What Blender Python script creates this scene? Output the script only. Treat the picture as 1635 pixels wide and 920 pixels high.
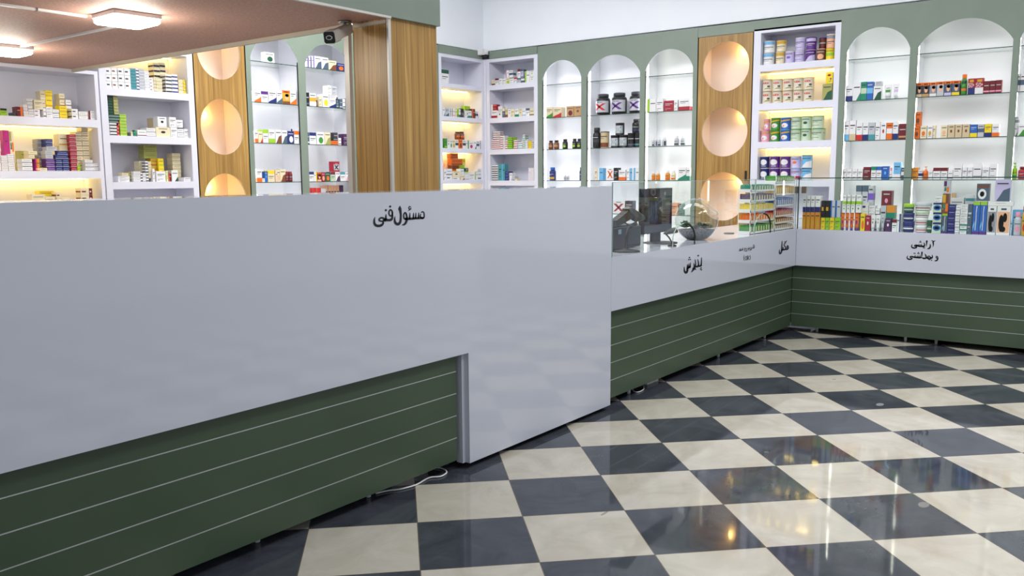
import bpy, bmesh, math, random
from mathutils import Vector, Matrix
random.seed(7)
for o in list(bpy.data.objects): bpy.data.objects.remove(o)
SC = bpy.context.scene
COL = SC.collection
rad = math.radians

# ------------------------------------------------------------------ camera
FPX, IW, IH = 1376.4, 1635.0, 920.0
CAMH = 1.6163
YAW, PITCH, ROLL = rad(37.298), rad(7.446), rad(-0.4005)
fw = Vector((math.cos(PITCH)*math.cos(YAW), math.cos(PITCH)*math.sin(YAW), -math.sin(PITCH)))
rt0 = Vector((math.sin(YAW), -math.cos(YAW), 0)); up0 = rt0.cross(fw)
RT = math.cos(ROLL)*rt0 + math.sin(ROLL)*up0
UP = -math.sin(ROLL)*rt0 + math.cos(ROLL)*up0
cam_data = bpy.data.cameras.new('camera'); cam = bpy.data.objects.new('camera', cam_data); COL.objects.link(cam)
m3 = Matrix((RT, UP, -fw)).transposed()
cam.matrix_world = Matrix.Translation((0, 0, CAMH)) @ m3.to_4x4()
cam_data.sensor_width = 36.0; cam_data.lens = FPX/IW*36.0; cam_data.clip_start = 0.02
SC.camera = cam

# ------------------------------------------------------------------ world, lights, exposure
SC.view_settings.view_transform = 'Standard'; SC.view_settings.look = 'None'
SC.view_settings.gamma = 1.0; SC.view_settings.use_curve_mapping = False
SC.view_settings.exposure = 0.0
W = bpy.data.worlds.new('world'); SC.world = W; W.use_nodes = True
W.node_tree.nodes['Background'].inputs[0].default_value = (0.86, 0.92, 1.0, 1)
W.node_tree.nodes['Background'].inputs[1].default_value = 0.62
def area(name, loc, size, power, col=(1, .98, .96), rot=(0, 0, 0), sy=None):
    l = bpy.data.lights.new(name, 'AREA'); l.energy = power; l.color = col; l.size = size
    if sy: l.shape = 'RECTANGLE'; l.size_y = sy
    o = bpy.data.objects.new(name, l); COL.objects.link(o); o.location = loc; o.rotation_euler = rot
    return o
area('hall_light', (6.4, 5.6, 4.7), 1.2, 120, sy=2.4)
area('hall_light', (6.8, 2.6, 4.7), 1.2, 75, sy=2.4)
area('hall_light', (6.2, 6.7, 4.7), 1.2, 90, sy=1.6)
area('hall_light', (4.0, 0.0, 4.7), 2.4, 110, sy=1.2)
area('hall_light', (6.2, -0.6, 4.7), 1.6, 105, sy=1.2)

# ------------------------------------------------------------------ geometry of the room (metres)
YF = 2.986        # front face of the long counter
XC = 8.670        # front face of the cross counter
YL = 8.158        # front of the shelving on the left-hand wall
XR = 10.073       # front of the shelving on the right-hand wall
ZS = 2.6186       # underside of the mezzanine
ZC = 1.06         # low counter top
ZT = 1.540        # tall counter top
def pray(x, y): return (x-817.5)/FPX*RT - (y-460)/FPX*UP + fw
def on_y(x, y, Y): d = pray(x, y); t = Y/d.y; return Vector((d.x*t, Y, CAMH+d.z*t))
def on_x(x, y, X): d = pray(x, y); t = X/d.x; return Vector((X, d.y*t, CAMH+d.z*t))
def on_z(x, y, z): d = pray(x, y); t = (z-CAMH)/d.z; return Vector((d.x*t, d.y*t, z))

# ------------------------------------------------------------------ materials
def lin(c): c /= 255.0; return c/12.92 if c <= .04045 else ((c+.055)/1.055)**2.4
PAL = dict(white=(228,228,230), cream=(226,214,180), red=(196,38,40), crimson=(160,22,48), maroon=(108,24,34), orange=(226,110,30),
 peach=(232,176,140), yellow=(236,208,32), gold=(205,160,40), lime=(150,196,40), green=(60,140,50), emerald=(16,132,104), teal=(70,150,160),
 mint=(188,208,182), ivory=(218,210,194), sky=(110,180,225), blue=(36,96,180), navy=(28,42,110), purple=(92,40,130), violet=(120,90,190), plum=(74,36,84),
 magenta=(180,36,120), pink=(228,150,180), brown=(120,66,40), black=(26,26,30), grey=(140,142,150), silver=(186,190,198), slate=(74,92,112),
 beige=(205,186,150), tan=(188,150,104), amber=(214,140,40), dark_green=(28,84,60), khaki=(160,160,90), lilac=(196,186,224), smoke=(56,58,64))
MC = {}
def new_mat(name):
    m = bpy.data.materials.new(name); m.use_nodes = True
    return m, m.node_tree.nodes, m.node_tree.links, m.node_tree.nodes['Principled BSDF']
def flat(name, rgb, rough=.5, metal=0, spec=.5, emit=None, es=0):
    k = (name, rgb, rough)
    if k in MC: return MC[k]
    m, n, l, b = new_mat(name)
    b.inputs['Base Color'].default_value = (*[lin(c) for c in rgb], 1)
    b.inputs['Roughness'].default_value = rough; b.inputs['Metallic'].default_value = metal
    b.inputs['Specular IOR Level'].default_value = spec
    if emit: b.inputs['Emission Color'].default_value = (*emit, 1); b.inputs['Emission Strength'].default_value = es
    MC[k] = m; return m
def pal(c, rough=.42): return flat('print_'+c, PAL[c], rough)
def noisy(name, c1, c2, scale, rough=.5, stretch=(1,1,1), spec=.5, detail=4, coord='Object', bump=0):
    m, n, l, b = new_mat(name)
    tc = n.new('ShaderNodeTexCoord'); mp = n.new('ShaderNodeMapping'); mp.inputs['Scale'].default_value = stretch
    nz = n.new('ShaderNodeTexNoise'); nz.inputs['Scale'].default_value = scale; nz.inputs['Detail'].default_value = detail
    rp = n.new('ShaderNodeValToRGB'); e = rp.color_ramp.elements
    e[0].position = .3; e[1].position = .7; e[0].color = (*[lin(c) for c in c1], 1); e[1].color = (*[lin(c) for c in c2], 1)
    l.new(tc.outputs[coord], mp.inputs[0]); l.new(mp.outputs[0], nz.inputs['Vector']); l.new(nz.outputs['Fac'], rp.inputs[0]); l.new(rp.outputs[0], b.inputs['Base Color'])
    b.inputs['Roughness'].default_value = rough; b.inputs['Specular IOR Level'].default_value = spec
    if bump:
        bp = n.new('ShaderNodeBump'); bp.inputs['Strength'].default_value = bump; l.new(nz.outputs['Fac'], bp.inputs['Height']); l.new(bp.outputs[0], b.inputs['Normal'])
    return m
def wood(name, axis, plank, groove, seed=0, tone=1.0):
    # upright oak boards: board tone by board, long grain, dark joint lines
    m, n, l, b = new_mat(name)
    tc = n.new('ShaderNodeTexCoord'); sp = n.new('ShaderNodeSeparateXYZ'); l.new(tc.outputs['Object'], sp.inputs[0])
    def M(op, a, bb=None, c=None):
        q = n.new('ShaderNodeMath'); q.operation = op
        for i, v in enumerate((a, bb, c)):
            if v is None: continue
            if isinstance(v, (int, float)): q.inputs[i].default_value = v
            else: l.new(v, q.inputs[i])
        return q.outputs[0]
    u = sp.outputs[axis]
    t = M('DIVIDE', M('ADD', u, 20+seed), plank); fl = M('FLOOR', t); fr = M('FRACT', t)
    wn = n.new('ShaderNodeTexWhiteNoise'); wn.noise_dimensions = '1D'; l.new(fl, wn.inputs['W'])
    cb = n.new('ShaderNodeCombineXYZ'); l.new(M('ADD', M('MULTIPLY', u, 34.0), M('MULTIPLY', wn.outputs['Value'], 40)), cb.inputs[0])
    l.new(M('MULTIPLY', sp.outputs[2], 1.1), cb.inputs[2]); l.new(M('MULTIPLY', wn.outputs['Value'], 9.), cb.inputs[1])
    nz = n.new('ShaderNodeTexNoise'); nz.inputs['Scale'].default_value = 1.0; nz.inputs['Detail'].default_value = 6; nz.inputs['Distortion'].default_value = .8
    l.new(cb.outputs[0], nz.inputs['Vector'])
    rp = n.new('ShaderNodeValToRGB'); e = rp.color_ramp.elements
    cs = [(.22, (110,78,36)), (.42, (148,112,56)), (.6, (170,132,70)), (.82, (208,172,104))]
    e[0].position, e[1].position = cs[0][0], cs[-1][0]
    e[0].color = (*[lin(c*tone) for c in cs[0][1]], 1); e[1].color = (*[lin(c*tone) for c in cs[-1][1]], 1)
    for p_, c_ in cs[1:-1]:
        q = rp.color_ramp.elements.new(p_); q.color = (*[lin(c*tone) for c in c_], 1)
    f = M('ADD', M('MULTIPLY', nz.outputs['Fac'], .8), M('ADD', M('MULTIPLY', wn.outputs['Value'], .12), .05))
    l.new(f, rp.inputs[0])
    mx = n.new('ShaderNodeMix'); mx.data_type = 'RGBA'
    gl = M('LESS_THAN', fr, groove)
    l.new(gl, mx.inputs['Factor']); l.new(rp.outputs[0], mx.inputs['A']); mx.inputs['B'].default_value = (lin(84), lin(58), lin(32), 1)
    l.new(mx.outputs['Result'], b.inputs['Base Color']); b.inputs['Roughness'].default_value = .38
    bp = n.new('ShaderNodeBump'); bp.inputs['Strength'].default_value = .15; bp.inputs['Distance'].default_value = .002
    l.new(nz.outputs['Fac'], bp.inputs['Height']); l.new(bp.outputs[0], b.inputs['Normal'])
    return m
def glass(name, tint=(.93, .97, .95), refl=1.0, ior=1.45):
    m = bpy.data.materials.new(name); m.use_nodes = True; n = m.node_tree.nodes; l = m.node_tree.links
    n.remove(n['Principled BSDF']); out = n['Material Output']
    t = n.new('ShaderNodeBsdfTransparent'); t.inputs[0].default_value = (*tint, 1)
    g = n.new('ShaderNodeBsdfGlossy'); g.inputs['Roughness'].default_value = .015; g.inputs['Color'].default_value = (refl, refl, refl, 1)
    f = n.new('ShaderNodeFresnel'); geo = n.new('ShaderNodeNewGeometry'); mr = n.new('ShaderNodeMapRange')   # same reflectance from either face
    mr.inputs[3].default_value = ior; mr.inputs[4].default_value = 1/ior; l.new(geo.outputs['Backfacing'], mr.inputs[0]); l.new(mr.outputs[0], f.inputs['IOR'])
    mx = n.new('ShaderNodeMixShader'); l.new(f.outputs[0], mx.inputs[0]); l.new(t.outputs[0], mx.inputs[1]); l.new(g.outputs[0], mx.inputs[2]); l.new(mx.outputs[0], out.inputs[0])
    return m
def lamp_mat(name, rgb, s):
    m = bpy.data.materials.new(name); m.use_nodes = True; n = m.node_tree.nodes; l = m.node_tree.links
    n.remove(n['Principled BSDF']); e = n.new('ShaderNodeEmission'); e.inputs[0].default_value = (*rgb, 1); e.inputs[1].default_value = s
    l.new(e.outputs[0], n['Material Output'].inputs[0]); return m
M_ = dict(
 laminate = flat('glossy_white_laminate', (192,196,208), .07, spec=.62),
 cabinet = flat('white_cabinet_board', (224,225,238), .32),
 liner = flat('white_niche_board', (234,234,240), .3),
 sage = noisy('sage_green_paint', (122,136,124), (127,141,128), 3, .42),
 olive = noisy('dark_green_board', (60,76,58), (64,81,62), 2.5, .36),
 inlay = flat('silver_inlay', (190,194,196), .35, .6),
 wall = noisy('white_wall_paint', (238,242,250), (242,246,252), 1.2, .75),
 soffit = noisy('brown_textured_soffit', (176,134,120), (202,162,146), 60, .65, (1,1,1), bump=.1),
 trim = flat('beige_trim', (196,188,170), .5),
 trimw = flat('pale_corner_trim', (205,202,196), .4, .2),
 dark = flat('matt_black', (24,24,27), .55), plinth = flat('dark_underside', (40,42,44), .8),
 steel = flat('brushed_steel', (150,148,142), .3, .9), whitep = flat('white_plastic', (226,226,226), .4),
 clip = flat('bronze_clip', (120,110,96), .35, .7),
 glass = glass('clear_glass'), shelfglass = glass('green_tinted_glass', (.95, .98, .965), .9),
 edge = flat('green_glass_edge', (28,66,56), .15), edgelite = flat('pale_glass_edge', (150,176,168), .2),
 led = lamp_mat('cool_led', (.95, .96, 1.0), 11.5), ledlow = lamp_mat('dim_led', (.92, .92, 1.0), 14.0), ledg = lamp_mat('neutral_led', (.98, 1.0, .87), 9.5), ledw = lamp_mat('warm_led', (1.0, .70, .20), 30.0),
 ledy = lamp_mat('amber_led', (1.0, .55, .10), 16.0), tube = lamp_mat('ceiling_lamp_diffuser', (1.0, .94, .84), 42.0),
 ink = flat('black_vinyl', (10,12,20), .45), pinky = flat('warm_tinted_niche_board', (248,234,224), .5),  # round niche board is white; warm lamp tint put into its colour
 textc = flat('grey_print', (110,112,120), .5),
)

# ------------------------------------------------------------------ mesh helpers
class MB:
    def __init__(s): s.v = []; s.f = []; s.mi = []; s.sm = []; s.mats = []
    def mat(s, m):
        if m not in s.mats: s.mats.append(m)
        return s.mats.index(m)
    def face(s, pts, m, smooth=False):
        b = len(s.v); s.v += [tuple(p) for p in pts]; s.f.append(tuple(range(b, b+len(pts)))); s.mi.append(s.mat(m)); s.sm.append(smooth)
    def box(s, x0, x1, y0, y1, z0, z1, m, side=None, top=None):
        b = len(s.v); s.v += [(x, y, z) for z in (z0, z1) for y in (y0, y1) for x in (x0, x1)]
        fs = [(0,2,3,1), (4,5,7,6), (0,1,5,4), (1,3,7,5), (3,2,6,7), (2,0,4,6)]
        ms = [m, top or m, m, side or m, m, side or m]
        for f, q in zip(fs, ms): s.f.append(tuple(b+i for i in f)); s.mi.append(s.mat(q)); s.sm.append(False)
        return s
    def lathe(s, prof, m, c=(0,0,0), n=24, a0=0, a1=360, axis='z', smooth=True, cap=True):
        full = a1-a0 >= 360; k = n if full else n+1; b = len(s.v)
        for (r, z) in prof:
            for i in range(k):
                a = rad(a0+(a1-a0)*i/n); x, y = r*math.cos(a), r*math.sin(a)
                s.v.append((c[0]+x, c[1]+y, c[2]+z))
        mi = s.mat(m)
        for j in range(len(prof)-1):
            for i in range(n):
                i2 = (i+1) % k if full else i+1
                s.f.append((b+j*k+i, b+j*k+i2, b+(j+1)*k+i2, b+(j+1)*k+i)); s.mi.append(mi); s.sm.append(smooth)
        if cap and full:
            for j, rev in ((0, True), (len(prof)-1, False)):
                if prof[j][0] > 1e-5:
                    r = [b+j*k+i for i in range(k)]; s.f.append(tuple(reversed(r) if rev else r)); s.mi.append(mi); s.sm.append(False)
        return s
    def tube(s, pts, r, m, n=8):
        pts = [Vector(p) for p in pts]; b = len(s.v); mi = s.mat(m)
        for i, p in enumerate(pts):
            d = (pts[min(i+1, len(pts)-1)]-pts[max(i-1, 0)]).normalized()
            a = d.cross(Vector((0,0,1)));  a = a if a.length > 1e-3 else d.cross(Vector((0,1,0))); a.normalize(); c = d.cross(a)
            rr = r[i] if isinstance(r, (list, tuple)) else r
            for k in range(n):
                t = 2*math.pi*k/n; s.v.append(tuple(p+rr*(math.cos(t)*a+math.sin(t)*c)))
        for i in range(len(pts)-1):
            for k in range(n):
                s.f.append((b+i*n+k, b+i*n+(k+1)%n, b+(i+1)*n+(k+1)%n, b+(i+1)*n+k)); s.mi.append(mi); s.sm.append(True)
        s.f.append(tuple(b+k for k in range(n))); s.mi.append(mi); s.sm.append(False)
        s.f.append(tuple(b+(len(pts)-1)*n+k for k in reversed(range(n)))); s.mi.append(mi); s.sm.append(False)
        return s
    def prism(s, poly, y0, y1, m, plane='xz'):
        # polygon in x,z pushed from y0 to y1 (plane xz)
        P = (lambda u, v, w: (u, w, v)) if plane == 'xz' else ((lambda u, v, w: (w, u, v)) if plane == 'yz' else (lambda u, v, w: (u, v, w)))
        s.face([P(u, v, y0) for u, v in poly], m); s.face([P(u, v, y1) for u, v in reversed(poly)], m)
        k = len(poly)
        for i in range(k):
            a, c = poly[i], poly[(i+1) % k]
            s.face([P(*a, y0), P(*a, y1), P(*c, y1), P(*c, y0)], m)
        return s
    def mesh(s, name):
        me = bpy.data.meshes.new(name); me.from_pydata(s.v, [], s.f)
        for m in s.mats: me.materials.append(m)
        me.polygons.foreach_set('material_index', s.mi); me.polygons.foreach_set('use_smooth', s.sm)
        bm = bmesh.new(); bm.from_mesh(me); bmesh.ops.remove_doubles(bm, verts=bm.verts, dist=1e-6); bm.normal_update()
        bm.to_mesh(me); bm.free(); me.update(); return me
    def build(s, name, parent=None, loc=None, rz=0, bevel=0):
        me = s.mesh(name); o = bpy.data.objects.new(name, me); COL.objects.link(o)
        if loc is not None: o.location = loc
        o.rotation_euler[2] = rz
        if parent: o.parent = parent
        if bevel:
            b = o.modifiers.new('bevel', 'BEVEL'); b.width = bevel; b.segments = 2; b.limit_method = 'ANGLE'
        return o
def tag(o, label=None, cat=None, group=None, kind=None):
    if label: o['label'] = label
    if cat: o['category'] = cat
    if group: o['group'] = group
    if kind: o['kind'] = kind
    return o
def empty(name, loc, rz=0):
    o = bpy.data.objects.new(name, None); COL.objects.link(o); o.location = loc; o.rotation_euler[2] = rz; o.empty_display_size = .1
    return o
def struct(o): o['kind'] = 'structure'; return o
RZ_L, RZ_R = 0.0, -math.pi/2     # local x runs to the viewer's right along the wall, local y into the wall
# ================================================================== the room
# floor: half-metre black and beige tiles laid at 45 degrees
def floor_material():
    m, n, l, b = new_mat('checker_stone_tiles')
    tc = n.new('ShaderNodeTexCoord'); mp = n.new('ShaderNodeMapping'); mp.vector_type = 'POINT'
    # tile frame: u along (0.353,-0.354), v along (0.354,0.352), origin (3.161,1.648)
    th = rad(-45.136); ox, oy = 3.161, 1.648
    def M(op, a, bb=None):
        q = n.new('ShaderNodeMath'); q.operation = op
        for i, v in enumerate((a, bb)):
            if v is None: continue
            if isinstance(v, (int, float)): q.inputs[i].default_value = v
            else: l.new(v, q.inputs[i])
        return q.outputs[0]
    sp = n.new('ShaderNodeSeparateXYZ'); l.new(tc.outputs['Object'], sp.inputs[0])
    dx = M('SUBTRACT', sp.outputs[0], ox); dy = M('SUBTRACT', sp.outputs[1], oy)
    c, s = math.cos(th), math.sin(th)
    u = M('DIVIDE', M('ADD', M('MULTIPLY', dx, c), M('MULTIPLY', dy, s)), .5)
    v = M('DIVIDE', M('ADD', M('MULTIPLY', dx, -s), M('MULTIPLY', dy, c)), .5)
    fu, fv = M('FLOOR', u), M('FLOOR', v)
    par = M('PINGPONG', M('ADD', fu, fv), 1.0)          # 0 dark, 1 light
    uv = n.new('ShaderNodeCombineXYZ'); l.new(fu, uv.inputs[0]); l.new(fv, uv.inputs[1])
    wn = n.new('ShaderNodeTexWhiteNoise'); wn.noise_dimensions = '2D'; l.new(uv.outputs[0], wn.inputs['Vector'])
    ad = n.new('ShaderNodeVectorMath'); ad.operation = 'MULTIPLY_ADD'; l.new(wn.outputs['Color'], ad.inputs[0]); ad.inputs[1].default_value = (30,30,30); l.new(tc.outputs['Object'], ad.inputs[2])
    n1 = n.new('ShaderNodeTexNoise'); n1.inputs['Scale'].default_value = 3.2; n1.inputs['Detail'].default_value = 8; n1.inputs['Roughness'].default_value = .62; n1.inputs['Distortion'].default_value = 1.2; l.new(ad.outputs[0], n1.inputs['Vector'])
    def ramp(cols):
        r = n.new('ShaderNodeValToRGB'); e = r.color_ramp.elements; e[0].position = .3; e[1].position = .72
        e[0].color = (*[lin(x) for x in cols[0]], 1); e[1].color = (*[lin(x) for x in cols[1]], 1); l.new(n1.outputs['Fac'], r.inputs[0]); return r.outputs[0]
    dk = ramp(((50,54,62), (76,80,88))); lt = ramp(((176,170,156), (198,193,182)))
    mx = n.new('ShaderNodeMix'); mx.data_type = 'RGBA'; l.new(par, mx.inputs['Factor']); l.new(dk, mx.inputs['A']); l.new(lt, mx.inputs['B'])
    def edge(t):
        f = M('FRACT', t); return M('MINIMUM', f, M('SUBTRACT', 1.0, f))
    g = M('LESS_THAN', M('MINIMUM', edge(u), edge(v)), .0045)
    m2 = n.new('ShaderNodeMix'); m2.data_type = 'RGBA'; l.new(g, m2.inputs['Factor']); l.new(mx.outputs['Result'], m2.inputs['A']); m2.inputs['B'].default_value = (lin(96), lin(88), lin(78), 1)
    last = m2.outputs['Result']
    for (px_, py_, rx_, ry_, c_) in ((1405, 646, .055, .03, 176), (1475, 806, .06, .035, 150), (965, 820, .05, .012, 90), (1224, 722, .02, .02, 120), (1332, 606, .03, .02, 118)):   # worn patches and scuffs
        w_ = on_z(px_, py_, 0)
        ex = M('DIVIDE', M('SUBTRACT', sp.outputs[0], w_.x), rx_); ey = M('DIVIDE', M('SUBTRACT', sp.outputs[1], w_.y), ry_)
        dd = M('ADD', M('ADD', M('MULTIPLY', ex, ex), M('MULTIPLY', ey, ey)), M('MULTIPLY', n1.outputs['Fac'], .9))
        m3 = n.new('ShaderNodeMix'); m3.data_type = 'RGBA'; l.new(M('MULTIPLY', M('LESS_THAN', dd, 1.0), .55), m3.inputs['Factor']); l.new(last, m3.inputs['A']); m3.inputs['B'].default_value = (lin(c_), lin(c_), lin(c_), 1); last = m3.outputs['Result']
    l.new(last, b.inputs['Base Color'])
    n2 = n.new('ShaderNodeTexNoise'); n2.inputs['Scale'].default_value = 1.3; n2.inputs['Detail'].default_value = 5; l.new(tc.outputs['Object'], n2.inputs['Vector'])
    mr = n.new('ShaderNodeMapRange'); mr.inputs[1].default_value = .3; mr.inputs[2].default_value = .7; mr.inputs[3].default_value = .03; mr.inputs[4].default_value = .08; b.inputs['Specular IOR Level'].default_value = .34; l.new(n2.outputs['Fac'], mr.inputs[0]); l.new(mr.outputs[0], b.inputs['Roughness'])
    return m
fl = MB(); fl.box(-3, 11.0, -5, 9.0, -.05, 0, floor_material()); struct(fl.build('floor'))
w = MB(); w.box(-3, 11.0, YL+.42, YL+.55, 0, 5.0, M_['wall']); struct(w.build('wall_left'))
w = MB(); w.box(XR+.42, XR+.55, -5, 8.6, 0, 5.0, M_['wall']); struct(w.build('wall_right'))
w = MB(); w.box(-3, 11.0, -5, 9.0, 5.0, 5.1, M_['wall']); struct(w.build('ceiling'))
# wall face set forward above the shelving: a plastered bulkhead
w = MB(); w.box(3.9, XR+.42, YL+.03, YL+.42, 3.42, 5.0, M_['wall']); struct(w.build('trim_1'))
w = MB(); w.box(XR+.03, XR+.42, -5, YL+.03, 3.42, 5.0, M_['wall']); struct(w.build('trim_2'))

# ---- mezzanine: brown soffit, beige edge, green fascia
sx, yf = 4.040, 4.05
m = MB(); m.box(-3, sx, yf, YL+.42, ZS, ZS+.10, M_['soffit']); so = m.build('soffit'); struct(so)
m = MB(); m.box(-3, sx, yf+.04, YL+.03, ZS+.10, 5.0, M_['wall']); struct(m.build('wall_mezzanine'))
m = MB(); m.box(-3, 4.508, yf-.02, yf+.02, ZS+.003, 5.0, M_['sage']); m.box(4.04, 4.508, yf+.02, 4.40, 2.79, 5.0, M_['sage']); fo = m.build('fascia_board'); struct(fo)
m = MB(); m.box(sx-.012, sx+.01, 4.42, YL, ZS-.03, ZS+.03, M_['trim']); m.box(-3, sx, yf-.024, yf-.0, ZS-.008, ZS+.006, M_['trimw']); struct(m.build('trim_3'))
m = MB(); m.box(4.19, 4.30, YL-.2, YL, ZS-.05, ZS, M_['dark']); 

# ---- oak-clad column carrying the mezzanine corner
col = empty('oak_clad_column', (4.04, 4.05, 0))
tag(col, 'square oak board column behind the tall white counter carrying the green fascia', 'column')
MW1, MW2 = wood('oak_boards_side', 1, .052, .05, .3, 1.14), wood('oak_boards_front', 0, .066, .03, 1.7, 1.05)  # side boards toned lighter than the front: lamp sheen put into the colour
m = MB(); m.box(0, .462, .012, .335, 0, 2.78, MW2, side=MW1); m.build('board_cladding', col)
m = MB(); m.box(-.010, .014, -.004, .012, 0, ZS-.001, M_['trimw']); m.build('corner_trim', col)
m = MB(); m.box(-.010, .0, .02, .335, ZS-.032, ZS-.012, M_['trim']); m.build('top_trim', col)
p_ = on_x(565.5, 200, 4.03); 
post = MB(); post.box(4.012, 4.040, 4.400, 4.445, 0, 2.57, M_['trimw']); post.box(4.006, 4.046, 4.394, 4.451, 0, .02, M_['trimw'])
tag(post.build('metal_post'), 'slim pale metal post standing against the rear edge of the oak column', 'post')

# ---- security cameras
c = empty('security_camera', (3.95, 4.36, ZS)); tag(c, 'grey bullet security camera with black square face hanging under the brown soffit', 'camera')
qr = on_y(556, 46, 4.33); qf = on_y(527, 59.5, 4.18); q0 = qr-Vector((3.95, 4.36, ZS))
fd = (qf-qr).normalized(); LC = (qf-qr).length-.115; q0 = q0+fd*LC; a = fd.cross(Vector((0,0,1))).normalized(); bb = a.cross(fd)
m = MB(); m.lathe([(.045,0), (.045,-.012), (.03,-.02)], M_['steel'], n=20); m.tube([(0,0,-.018), (0,0,-.05), tuple(q0+Vector((0,0,.01)))], .014, M_['steel']); m.build('mount', c)
CG = flat('camera_housing_grey', (176,170,162), .4)
def cbox(mb, o0, l0, l1, w, h, mt, ch=.25):
    ring = [(-w,-h*(1-ch)), (-w*(1-ch),-h), (w*(1-ch),-h), (w,-h*(1-ch)), (w,h*(1-ch)), (w*(1-ch),h), (-w*(1-ch),h), (-w,h*(1-ch))]
    A = [o0+fd*l0+a*u+bb*v for u, v in ring]; B = [o0+fd*l1+a*u+bb*v for u, v in ring]
    mb.face(A, mt); mb.face(list(reversed(B)), mt)
    for i in range(8): j = (i+1) % 8; mb.face([A[i], B[i], B[j], A[j]], mt)
m = MB(); cbox(m, q0, -LC, .10, .030, .030, CG); cbox(m, q0, .02, .125, .037, .037, CG); m.build('housing', c)
m = MB(); cbox(m, q0, .125, .130, .034, .034, M_['dark']); m.build('front_plate', c)
m = MB(); cbox(m, q0, .130, .133, .020, .013, M_['whitep'], .6); cbox(m, q0, .133, .135, .015, .009, M_['dark'], .6); m.build('lens', c)
c = empty('dome_camera', (XR-.06, YL-.06, 3.37)); tag(c, 'small white round camera mounted high in the corner where the shelving walls meet', 'camera')
m = MB(); m.lathe([(.0,.05),(.05,.05), (.055,.02), (.055,0)], M_['whitep'], n=24); m.box(-.10,-.03,-.03,.06,-.02,.06, M_['whitep']); m.build('housing', c)
m = MB(); m.lathe([(.052,0), (.048,-.025), (.03,-.043), (.001,-.05)], M_['smoke'] if 'smoke' in M_ else M_['dark'], n=24); m.build('dome', c)
m = MB(); m.lathe([(.056,.0),(.056,-.012),(.05,-.014)], M_['whitep'], n=24, cap=False); m.build('ring', c)

# ---- ceiling lamps on the soffit + cable trunking
def soffit_lamp(x, y, rz, label):
    t = empty('ceiling_lamp', (x, y, ZS), rz); tag(t, label, 'lamp', None)
    m = MB(); m.box(-.15, .15, -.15, .15, -.028, 0, M_['whitep']); m.build('lamp_frame', t, bevel=.006)
    m = MB(); r = .02; h = .146
    pts = []
    for cx_, cy_, a0 in ((h-r,h-r,0), (-h+r,h-r,90), (-h+r,-h+r,180), (h-r,-h+r,270)):
        for k in range(5): a_ = rad(a0+k*22.5); pts.append((cx_+r*math.cos(a_), cy_+r*math.sin(a_)))
    s_ = [(p[0]*.93, p[1]*.93) for p in pts]
    k = len(pts)
    for i in range(k):
        j = (i+1) % k
        m.face([(*pts[i], -.029), (*pts[j], -.029), (*pts[j], -.050), (*pts[i], -.050)], M_['tube'])
        m.face([(*pts[i], -.050), (*pts[j], -.050), (*s_[j], -.060), (*s_[i], -.060)], M_['tube'])
    m.face([(*p, -.060) for p in s_], M_['tube']); m.build('diffuser', t)
    l = bpy.data.lights.new('soffit_fill_light', 'POINT'); l.energy = 10; l.color = (1, .93, .80); l.shadow_soft_size = .10
    lo = bpy.data.objects.new('soffit_fill_light', l); COL.objects.link(lo); lo.parent = t; lo.location = (0, 0, -.175)  # extra point light added below the lamp to brighten the soffit
    return t
soffit_lamp(2.945, 5.225, rad(-3), 'square white ceiling lamp under the brown soffit, the one fully in view')
soffit_lamp(3.045, 7.165, rad(-3), 'square white ceiling lamp under the soffit, cut off by the left picture edge')
m = MB(); m.box(3.085, 3.110, 5.37, 7.02, ZS-.014, ZS-.0005, M_['whitep']); tag(m.build('cable_trunking'), 'white cable trunking on the soffit linking the two square lamps', 'trunking')
m = MB(); m.box(1.2, 2.80, 5.425, 5.450, ZS-.014, ZS-.0005, M_['whitep']); m.box(2.50,2.505,5.420,5.455,ZS-.016,ZS-.0005,M_['textc']); tag(m.build('cable_trunking'), 'white cable trunking on the soffit running left from the nearer lamp', 'trunking')

# ================================================================== wall shelving
ZTOP = 3.30
def frame(side, s0):     # origin on the shelving front; local x to the right
    return ((s0, YL, 0), RZ_L) if side == 'L' else ((XR, s0, 0), RZ_R)
def open_cabinet(side, s0, w, slabs, th, leds, label, rail=(.065, .06), depth=.36, ztop=ZTOP, zin=3.25, cat='shelving cabinet', top_open=True):
    loc, rz = frame(side, s0); t = empty('open_shelf_cabinet', loc, rz); tag(t, label, cat, None)
    a, b = rail
    m = MB(); m.box(0, a, 0, depth, .0, ztop, M_['cabinet']); m.box(w-b, w, 0, depth, .0, ztop, M_['cabinet'])
    m.box(a, w-b, 0, depth, zin, ztop, M_['cabinet']); m.box(a, w-b, 0.01, depth, .0, .10, M_['cabinet']); m.build('carcass', t)
    m = MB(); m.box(a, w-b, depth-.012, depth, .10, zin, M_['cabinet']); m.build('back_panel', t)
    for z in slabs:
        m = MB(); m.box(a, w-b, 0.0, depth-.012, z-th, z, M_['cabinet']); m.build('shelf', t)
    for z in leds:      # strip let in under the front edge of the slab above
        m = MB(); m.box(a+.01, w-b-.01, depth-.075, depth-.062, z-.005, z-.0005, M_['ledw']); m.build('led_strip', t)
    return t
S_CAB0 = [2.165, 1.685, 1.205, .72]
open_cabinet('L', 2.45, 1.822, S_CAB0, .072, [2.093, 1.613], 'wide white open cabinet at the far left under the soffit, lower shelves warm lit', (.05,.035), ztop=2.617, zin=2.585)
S_CAB1 = [2.475, 2.025, 1.578, 1.12, .66]
open_cabinet('L', 4.284, .998, [2.92]+S_CAB1, .07, [2.85], 'white open cabinet left of the left oak panel with round niches', (.066, .064))
S_L2 = [2.90, 2.445, 2.003, 1.557, 1.11, .66]
open_cabinet('L', 9.078, .985, S_L2, .058, [2.842, 2.387, 1.945, 1.499], 'narrow white corner cabinet right of the oak column, warm lit shelves', (.055, .05))
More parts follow.
